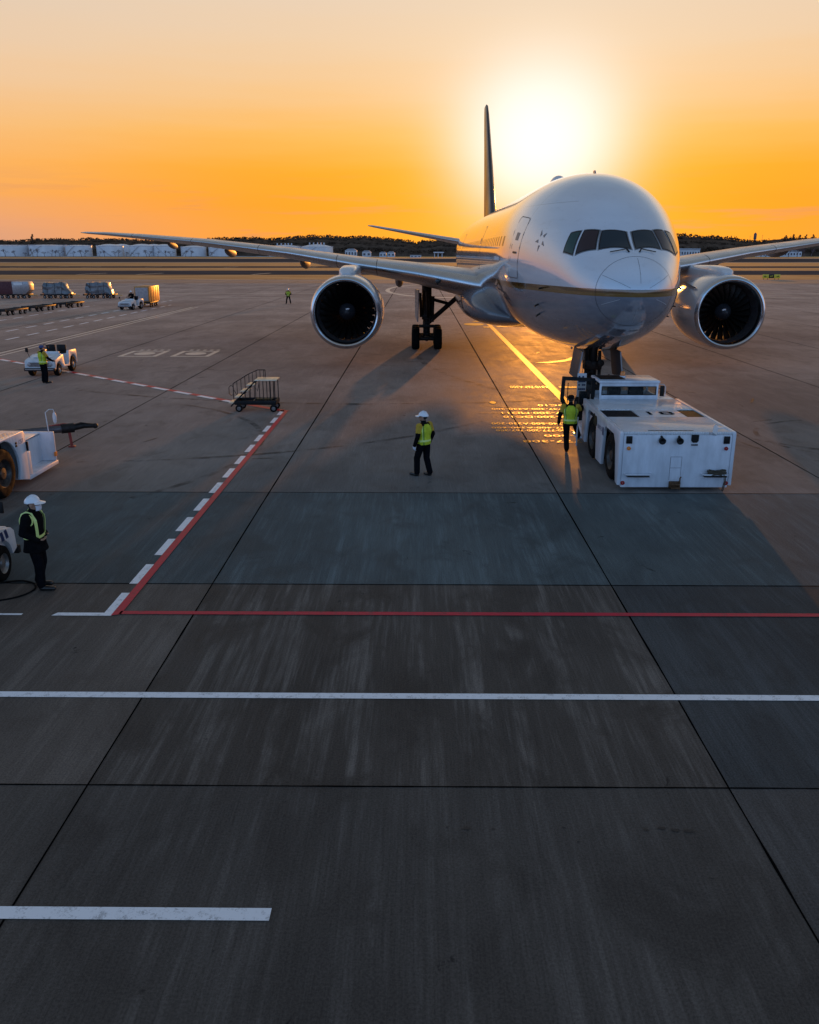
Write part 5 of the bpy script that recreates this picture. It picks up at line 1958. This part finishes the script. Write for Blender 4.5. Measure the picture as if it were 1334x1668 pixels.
person('driver seated on the far tow tractor, dark clothes and white helmet', (-30.95, 94.45, .12), R(172), dict(
    pelvis=(0, 0, .98), chest=(0, .02, 1.32), hipL=(-.095, 0, .96), hipR=(.095, 0, .96), kneeL=(-.13, .42, .98), kneeR=(.13, .42, .98), ankL=(-.13, .46, .55), ankR=(.13, .46, .55), toeL=(-.14, .62, .5), toeR=(.14, .62, .5),
    shL=(-.185, .02, 1.45), shR=(.185, .02, 1.45), elL=(-.26, .12, 1.20), elR=(.26, .12, 1.20), wrL=(-.15, .36, 1.24), wrR=(.15, .36, 1.24), hdL=(.2, 1, 0), hdR=(-.2, 1, 0), head=(0, .05, 1.66)), vest=False, amber=False, voxel=.012)

# ------------------------------------------------------------------ taxiway sign
sg_ = thing('taxiway_sign', 'low yellow taxiway sign with a black centre panel beyond the right engine', 'sign', (gpt(1253, 455)[0], 203, 0))
b = MB()
b.box(-2.0, -.6, -.1, .1, .28, 1.12, bev=.03)
b.box(.6, 2.0, -.1, .1, .28, 1.12, bev=.03)
SIGNY = mat('sign_yellow', (.62, .48, .02), .45)
sy_ = b.build('yellow_panel', SIGNY, sg_)
b = MB()
b.box(-.598, .598, -.1, .1, .28, 1.12, bev=.03)
b.build('black_panel', BLACK, sg_)
b = MB()
for x0, s in ((-1.3, -1), (1.3, 1)):
    b.prism([(x0 - .35 * s, .66), (x0 + .1 * s, .66), (x0 + .1 * s, .84), (x0 + .45 * s, .70), (x0 + .1 * s, .56), (x0 + .1 * s, .74 - .0), (x0 - .35 * s, .74)][0:3] + [(x0 + .1 * s, .90), (x0 + .48 * s, .70), (x0 + .1 * s, .50), (x0 + .1 * s, .72), (x0 - .35 * s, .72)][0:3], 'y', -.108, -.1015)
b.build('arrow', BLACK, sg_)
vs, fs = text_mesh('A7', .6)
b = MB()
b.add([(v[0], -.103, .70 + v[1]) for v in vs], fs)
b.build('lettering', SIGNY, sg_)
b = MB()
for x in (-1.7, -.8, .8, 1.7):
    b.tube([(x, 0, -.06), (x, 0, .3)], .05, 8)
b.build('leg', DARKSTEEL, sg_)

# ------------------------------------------------------------------ far side: tanks, sheds, trees, wood
DT = 1463.0
PXM = 1463.0 / 1386.0 * _cp * 1.048


def fx(px, Y=DT):
    return ypt(px, 412, Y)[0]


def fz(py, Y=DT):
    return ypt(667, py, Y)[2]


def tank_mat(name, col):
    m = bpy.data.materials.new(name)
    m.use_nodes = True
    k = NT(m.node_tree)
    b = m.node_tree.nodes['Principled BSDF']
    t = k.n('ShaderNodeTexCoord').outputs['Object']
    x, y, z = k.xyz(t)
    course = k.m('LESS_THAN', k.m('FRACT', k.m('DIVIDE', z, 2.6)), .08)
    n1 = k.noise(k.scale(t, .06, .06, .012), 1.0, 4, .6)
    c = k.mix(k.mr(n1, .35, .7), (col[0] * .82, col[1] * .82, col[2] * .84), col)
    c = k.mix(k.m('MULTIPLY', course, .35), c, (.28, .28, .30))
    k.put(b.inputs['Base Color'], c)
    b.inputs['Roughness'].default_value = .4
    return m


TANK = tank_mat('tank_white', (.74, .75, .78))
TG = 'white fuel storage tanks beyond the runway'


def tank(x0, x1, ytop, ywall, label, Y=DT, stairs=1, rail=False):
    cx, r = (fx(x0, Y) + fx(x1, Y)) / 2, (fx(x1, Y) - fx(x0, Y)) / 2
    zt, zw = fz(ytop, Y), fz(ywall, Y)
    t = thing('storage_tank', label, 'storage tank', (cx, Y + r, -.06), 0, TG)
    b = MB()
    b.lathe((0, 0, 0), (0, 0, 1), [(0, r), (zw, r), (zw + .01, r + .5), (zw + .5, r + .5), (zw + .5, r)], 56, sharp if False else 0)
    b.build('shell', TANK, t, sharp=30)
    b = MB()
    h_ = max(zt - zw, 1.0)
    b.lathe((0, 0, zw + .3), (0, 0, 1), [(h_ * (1 - u * u), r * u) for u in (1, .9, .75, .55, .3, .02)], 56)
    b.build('roof', TANK, t)
    b = MB()
    a0 = R(-105 - 40 * stairs)
    n = 14
    pts = [((r + .7) * math.cos(a0 + R(stairs * 4.2) * i), (r + .7) * math.sin(a0 + R(stairs * 4.2) * i), zw * i / n) for i in range(n + 1)]
    b.tube(pts, .55, 4)
    b.build('stairway', mat('stair_grey', (.48, .49, .53), .7), t)
    b = MB()
    for k_ in range(40):
        a = 2 * PI * k_ / 40
        b.tube([(r * math.cos(a), r * math.sin(a), zw + .4), (r * math.cos(a), r * math.sin(a), zw + 1.7)], .10, 4)
    b.lathe((0, 0, zw + 1.6), (0, 0, 1), [(0, r + .08), (.14, r + .08)], 40)
    if rail:
        for dx_ in (-.45, -.2, .05, .25, .45):
            b.box(r * dx_ - .9, r * dx_ + .9, -2, 2, zt - .3, zt + 3.2)
    b.build('railing', mat('stair_grey', (.48, .49, .53), .7), t)


for i, a in enumerate(((-40, 34.5, 399, 400, 'white tank cut by the left edge of the view, long and low'),
                       (37, 97, 398.5, 400, 'long white tank behind the bare trees, left of the slim tall pine'),
                       (100, 142, 399, 400.5, 'narrower white tank just left of the first dark gap'),
                       (151, 194, 397.5, 401, 'domed white tank just right of the first dark gap', DT, -1),
                       (176, 210, 397.5, 401, 'domed white tank behind a crossing stair, second after the first gap', DT + 70, 1),
                       (205, 247, 397.3, 401, 'domed white tank in the middle of the row of five domes', DT, 1),
                       (232, 262, 397.6, 401, 'domed white tank set back behind its neighbours under the wing', DT + 70, 1),
                       (246, 282, 397.8, 401, 'domed white tank just left of the second dark gap', DT, -1),
                       (290, 331, 400, 403, 'white tank between the second and third dark gaps', DT, 1),
                       (336, 374, 400, 403.5, 'white tank right of the third dark gap, below the wing', DT, 1),
                       (434, 486, 399, 402, 'white tank with roof gear peeping over the wing', DT + 60, 1, True),
                       (487, 540, 398, 402.5, 'white tank with roof gear and square right corner over the wing', DT, 1, True))):
    tank(*a)
SHED = mat('shed_white', (.62, .64, .68), .5, var=.2, vscale=.1)
SHEDR = mat('shed_roof', (.34, .36, .40), .5, var=.2, vscale=.1)


def shed(x0, x1, ytop, label, Y=1300.0, depth=14, gable=True):
    ax, bx = fx(x0, Y), fx(x1, Y)
    zt = fz(ytop, Y)
    t = thing('shed', label, 'building', ((ax + bx) / 2, Y, -.06), 0, None)
    wd = (bx - ax) / 2
    b = MB()
    b.box(-wd, wd, 0, depth, 0, zt * .78)
    b.build('wall', SHED, t)
    b = MB()
    if gable:
        b.prism([(-wd - .4, zt * .78), (wd + .4, zt * .78), (wd * .5, zt), (-wd * .5, zt)], 'y', -.4, depth + .4)
    else:
        b.box(-wd - .3, wd + .3, -.3, depth + .3, zt * .78, zt)
    b.build('roof', SHEDR, t)
    nw = max(2, int(wd / 2.2))
    for i in range(nw):
        b = MB()
        x = -wd + (i + .5) * 2 * wd / nw
        b.box(x - wd / nw * .5, x + wd / nw * .5, -.12, .05, zt * .25, zt * .58)
        b.build('window', mat('shed_glass', (.06, .07, .09), .2), t)
    return t


shed(562, 581, 405, 'tall pale shed by the wood, first right of the railed tanks', 1350)
shed(590, 604, 408, 'small pale shed by the wood, second right of the railed tanks', 1350)
shed(618, 629, 410, 'squat grey shed in front of the wood, left of a pair', 1300)
shed(631, 643, 409.5, 'grey shed in front of the wood, right of a pair', 1300)
shed(668, 686, 415.2, 'very low white shed at the foot of the wood', 1200, 10, False)
shed(1096, 1140, 404.5, 'long white shed over the right wing root', 1500, 20, False)
shed(1238, 1262, 411, 'low pale hangar under the right wing, nearer the jet', 1400, 20)
shed(1263, 1306, 407.5, 'wide pale hangar under the right wing, by the picture edge', 1400, 30)
gt = thing('gate_portal', 'white flat-topped open portal at the foot of the dark wood', 'gate', (fx(714.5, 1200), 1200, 0))
b = MB()
wd = (fx(723, 1200) - fx(706, 1200)) / 2
zt = fz(410.3, 1200)
b.box(-wd, wd, -2, 4, zt * .80, zt, bev=.1)
b.build('roof', SHED, gt)
for x in (-.78, -.1, .66):
    b = MB()
    b.box(wd * x - .5, wd * x + .5, 0, 1, -.06, zt * .80)
    b.build('post', SHED, gt)
# low pale wall along the far side
fw_ = MB()
fw_.box(fx(-60, 1420), fx(640, 1420), 1420, 1421, -.06, fz(417.2, 1420))
tag(fw_.build('perimeter_wall', mat('pale_wall', (.42, .40, .40), .6, var=.3, vscale=.05)), 'long low pale wall in front of the white tanks', 'wall')

# bare trees
BARK = mat('bare_twigs', (.15, .115, .125), 1.0, spec=0.0)
LEAFD = mat('dark_foliage', (.12, .082, .058), .9, spec=.0, var=.5, vscale=.06)


def twig_tree(seed, hgt):
    rd = random.Random(seed)
    tr, cr = MB(), MB()
    tr.tube([(0, 0, 0), (rd.uniform(-.2, .2), 0, hgt * .38)], [hgt * .045, hgt * .028], 5)

    def grow(p, d_, L, r, n):
        q_ = p + d_ * L
        cr.tube([p, q_], [r, r * .6], 3, cap=False)
        if n == 0:
            return
        for _ in range(3 if n > 1 else 4):
            nd = (d_ + Vector((rd.gauss(0, .55), rd.gauss(0, .55), rd.gauss(.12, .35)))).normalized()
            grow(q_, nd, L * rd.uniform(.6, .82), r * .62, n - 1)
    for _ in range(4):
        grow(Vector((0, 0, hgt * rd.uniform(.26, .38))), Vector((rd.gauss(0, .7), rd.gauss(0, .5), 1)).normalized(), hgt * .25, hgt * .018, 4)
    return tr, cr


protos = []
GB = 'bare trees in front of the tanks'
ORD = ['first', 'second', 'third', 'fourth', 'fifth', 'sixth', 'seventh', 'eighth', 'ninth', 'tenth', 'eleventh', 'twelfth', 'thirteenth', 'fourteenth', 'fifteenth', 'sixteenth', 'seventeenth', 'eighteenth', 'nineteenth', 'twentieth',
       'twenty-first', 'twenty-second', 'twenty-third', 'twenty-fourth', 'twenty-fifth', 'twenty-sixth', 'twenty-seventh', 'twenty-eighth', 'twenty-ninth', 'thirtieth']
TL = [(8, 11), (24, 9), (41, 7), (53, 11.5), (60, 11), (72, 8), (84, 10), (90, 8), (97, 11), (119, 8), (132, 10), (138, 11), (162, 8), (170, 9), (187, 9), (193, 10), (206, 7), (218, 7), (225, 6), (238, 10), (243, 9), (257, 8), (270, 9), (278, 9), (302, 9), (311, 9), (345, 8), (372, 8)]
TR = [(1240, 10), (1248, 12), (1270, 13), (1285, 12), (1299, 12), (1310, 12), (1322, 11)]
for i, (px, h_) in enumerate(TL + TR):
    Y = 1405.0 if px < 1000 else 1340.0
    kind = i % 3
    if px < 1000:
        lbl = 'bare tree before the white tanks, %s counted from the left edge' % ORD[i]
    else:
        lbl = 'bare tree by the pale hangars under the right wing, %s from the jet' % ORD[i - len(TL)]
    if kind >= len(protos):
        tr, cr = twig_tree(kind + 3, 10.0)
        t = thing('bare_tree', lbl, 'tree', (fx(px, Y), Y, 0), 0, GB)
        tr.build('trunk', BARK, t)
        cr.build('crown', BARK, t)
        protos.append(t)
    else:
        t = dup(protos[kind], lbl, (fx(px, Y), Y, 0), random.uniform(0, 6), GB)
    s_ = h_ / 9.0
    t.scale = (s_, s_, s_)


# the wooded ridge: one far-off mass of crowns
prof_px = [(-420, 389), (-100, 390), (0, 390), (20, 391), (45, 389), (75, 388), (85, 386.5), (110, 389), (130, 388), (150, 386.5), (180, 388), (215, 389), (240, 390), (280, 389.5), (330, 389), (350, 386.5), (385, 386), (415, 385.5), (436, 388.5), (450, 387), (480, 384.5), (500, 383), (530, 382.5), (565, 385), (585, 383), (620, 385.5), (650, 389.5), (664, 390.5), (671, 392), (679, 397), (683, 391), (690, 391.5), (720, 389.5), (742, 389), (770, 388), (900, 386), (1050, 382), (1112, 380.5), (1125, 382), (1150, 383), (1180, 385), (1205, 388.5), (1222, 391), (1262, 391), (1275, 387.5), (1300, 387), (1334, 388), (1500, 386), (1800, 390)]
YF = 1640.0
fo_ = MB()
pxs = np.arange(-420, 1800, 4.0)
tops = np.interp(pxs, [p[0] for p in prof_px], [p[1] for p in prof_px])
front = []
for px, ty in zip(pxs, tops):
    z = fz(ty, YF + 50) * (.955 + .02 * math.sin(px * .31) + .015 * math.sin(px * .83 + 1))
    x = fx(px, YF)
    front.append([(x, YF - 55, 0), (x, YF - 45, z * .45), (x, YF - 10, z * .75), (x, YF + 30, z * .93), (x, YF + 80, z * .9), (x, YF + 140, 0)])
fo_.rings(front, 0, True, False, False)


def clump(mb, c, rx, rz, n, rd, sz):
    for _ in range(n):
        a, e_ = rd.uniform(0, 2 * PI), math.asin(rd.uniform(-.7, 1))
        q_ = rd.uniform(.6, 1.05)
        p = Vector((c[0] + rx * q_ * math.cos(e_) * math.cos(a), c[1] + rx * q_ * math.cos(e_) * math.sin(a), c[2] + rz * q_ * math.sin(e_)))
        u = Vector((rd.gauss(0, 1), rd.gauss(0, 1), rd.gauss(0, .7))).normalized()
        v = u.cross(Vector((rd.gauss(0, 1), rd.gauss(0, 1), rd.gauss(0, 1)))).normalized()
        s = sz * rd.uniform(.6, 1.3)
        mb.add([p + u * s, p - u * s * .6 + v * s * .8, p - u * s * .5 - v * s * .9], [(0, 1, 2)])


rd = random.Random(5)
for row, (dy_, fr_) in enumerate(((-48, .42), (-25, .66), (5, .84), (40, 1.0))):
    px = -410.0
    while px < 1790:
        ty = float(np.interp(px, [p[0] for p in prof_px], [p[1] for p in prof_px]))
        Y = YF + dy_ + rd.uniform(-8, 8)
        zt = fz(ty, YF + 50) * fr_ * rd.uniform(.965, 1.02)
        conif = px > 675 and rd.random() < .45
        rx = rd.uniform(2.6, 5.2) * (.62 if conif else 1)
        rz = rx * (2.0 if conif else 1.0) * rd.uniform(.8, 1.15)
        clump(fo_, (fx(px, Y), Y, zt - rz), rx, rz, 46, rd, 1.5)
        if conif:
            clump(fo_, (fx(px, Y), Y, zt - rz * .2), rx * .4, rz * .8, 12, rd, .9)
        px += rx * 2 / 1.06 * .60
tag(fo_.build('forest', LEAFD, sharp=180), 'dark wooded ridge along the horizon', kind='stuff')


def lone_tree(px, ytop, Y, label, conifer):
    z = fz(ytop, Y)
    t = thing('conifer_tree', label, 'tree', (fx(px, Y), Y, 0))
    b = MB()
    b.tube([(0, 0, 0), (.3, 0, z * .9)], [.7, .2], 6)
    b.build('trunk', BARK, t)
    b = MB()
    r_ = random.Random(int(px))
    for i in range(9):
        u = i / 8
        wr = (3.6 - 2.4 * u if conifer else 3.4 * math.sin(PI * (.25 + .7 * u)) + .4)
        clump(b, (r_.uniform(-1, 1), r_.uniform(-1, 1), z * (.55 + .45 * u) - 1.2), wr, 1.6, 26, r_, 1.1)
    b.build('crown', LEAFD, t)


lone_tree(55, 381.5, YF - 20, 'slim tall pine standing above the ridge at the left', True)
lone_tree(1278, 383.5, YF - 20, 'first round-topped pine above the right wing, nearest the tower', False)
lone_tree(1289, 382, YF - 20, 'tallest pine of the group above the right wing', True)
lone_tree(1299, 382.8, YF - 20, 'narrow pine in the middle of the group above the right wing', True)
lone_tree(1309, 382.6, YF - 20, 'broad pine fourth in the group above the right wing', False)
lone_tree(1321, 381.8, YF - 20, 'flat-topped pine last in the group above the right wing', False)
tw = thing('radio_tower', 'thin dark tower rising over the ridge right of the jet', 'tower', (fx(1227, 1700), 1700, 0))
b = MB()
zt = fz(380.5, 1700)
b.tube([(0, 0, 0), (0, 0, zt * .8)], [2.2, 1.6], 8)
b.build('mast', BARK, tw)
b = MB()
b.box(-2.2, 2.2, -2, 2, zt * .74, zt, bev=.3)
b.box(-1.0, 1.0, -1, 1, zt, zt + 1.6)
b.build('lamp_cabin', BARK, tw)
for i, (px, py) in enumerate(((1219, 384), (1239, 382.5))):
    b = MB()
    b.tube([(0, 0, 0), (0, 0, fz(py, 1650))], [.35, .18], 5)
    b.tube([(-1.2, 0, fz(py, 1650) * .97), (1.2, 0, fz(py, 1650) * .97)], .14, 4)
    tag(b.build('lamp_mast', BARK, loc=(fx(px, 1650), 1650, 0)), ['thin mast just left of the dark tower', 'thin mast just right of the dark tower'][i], 'mast')
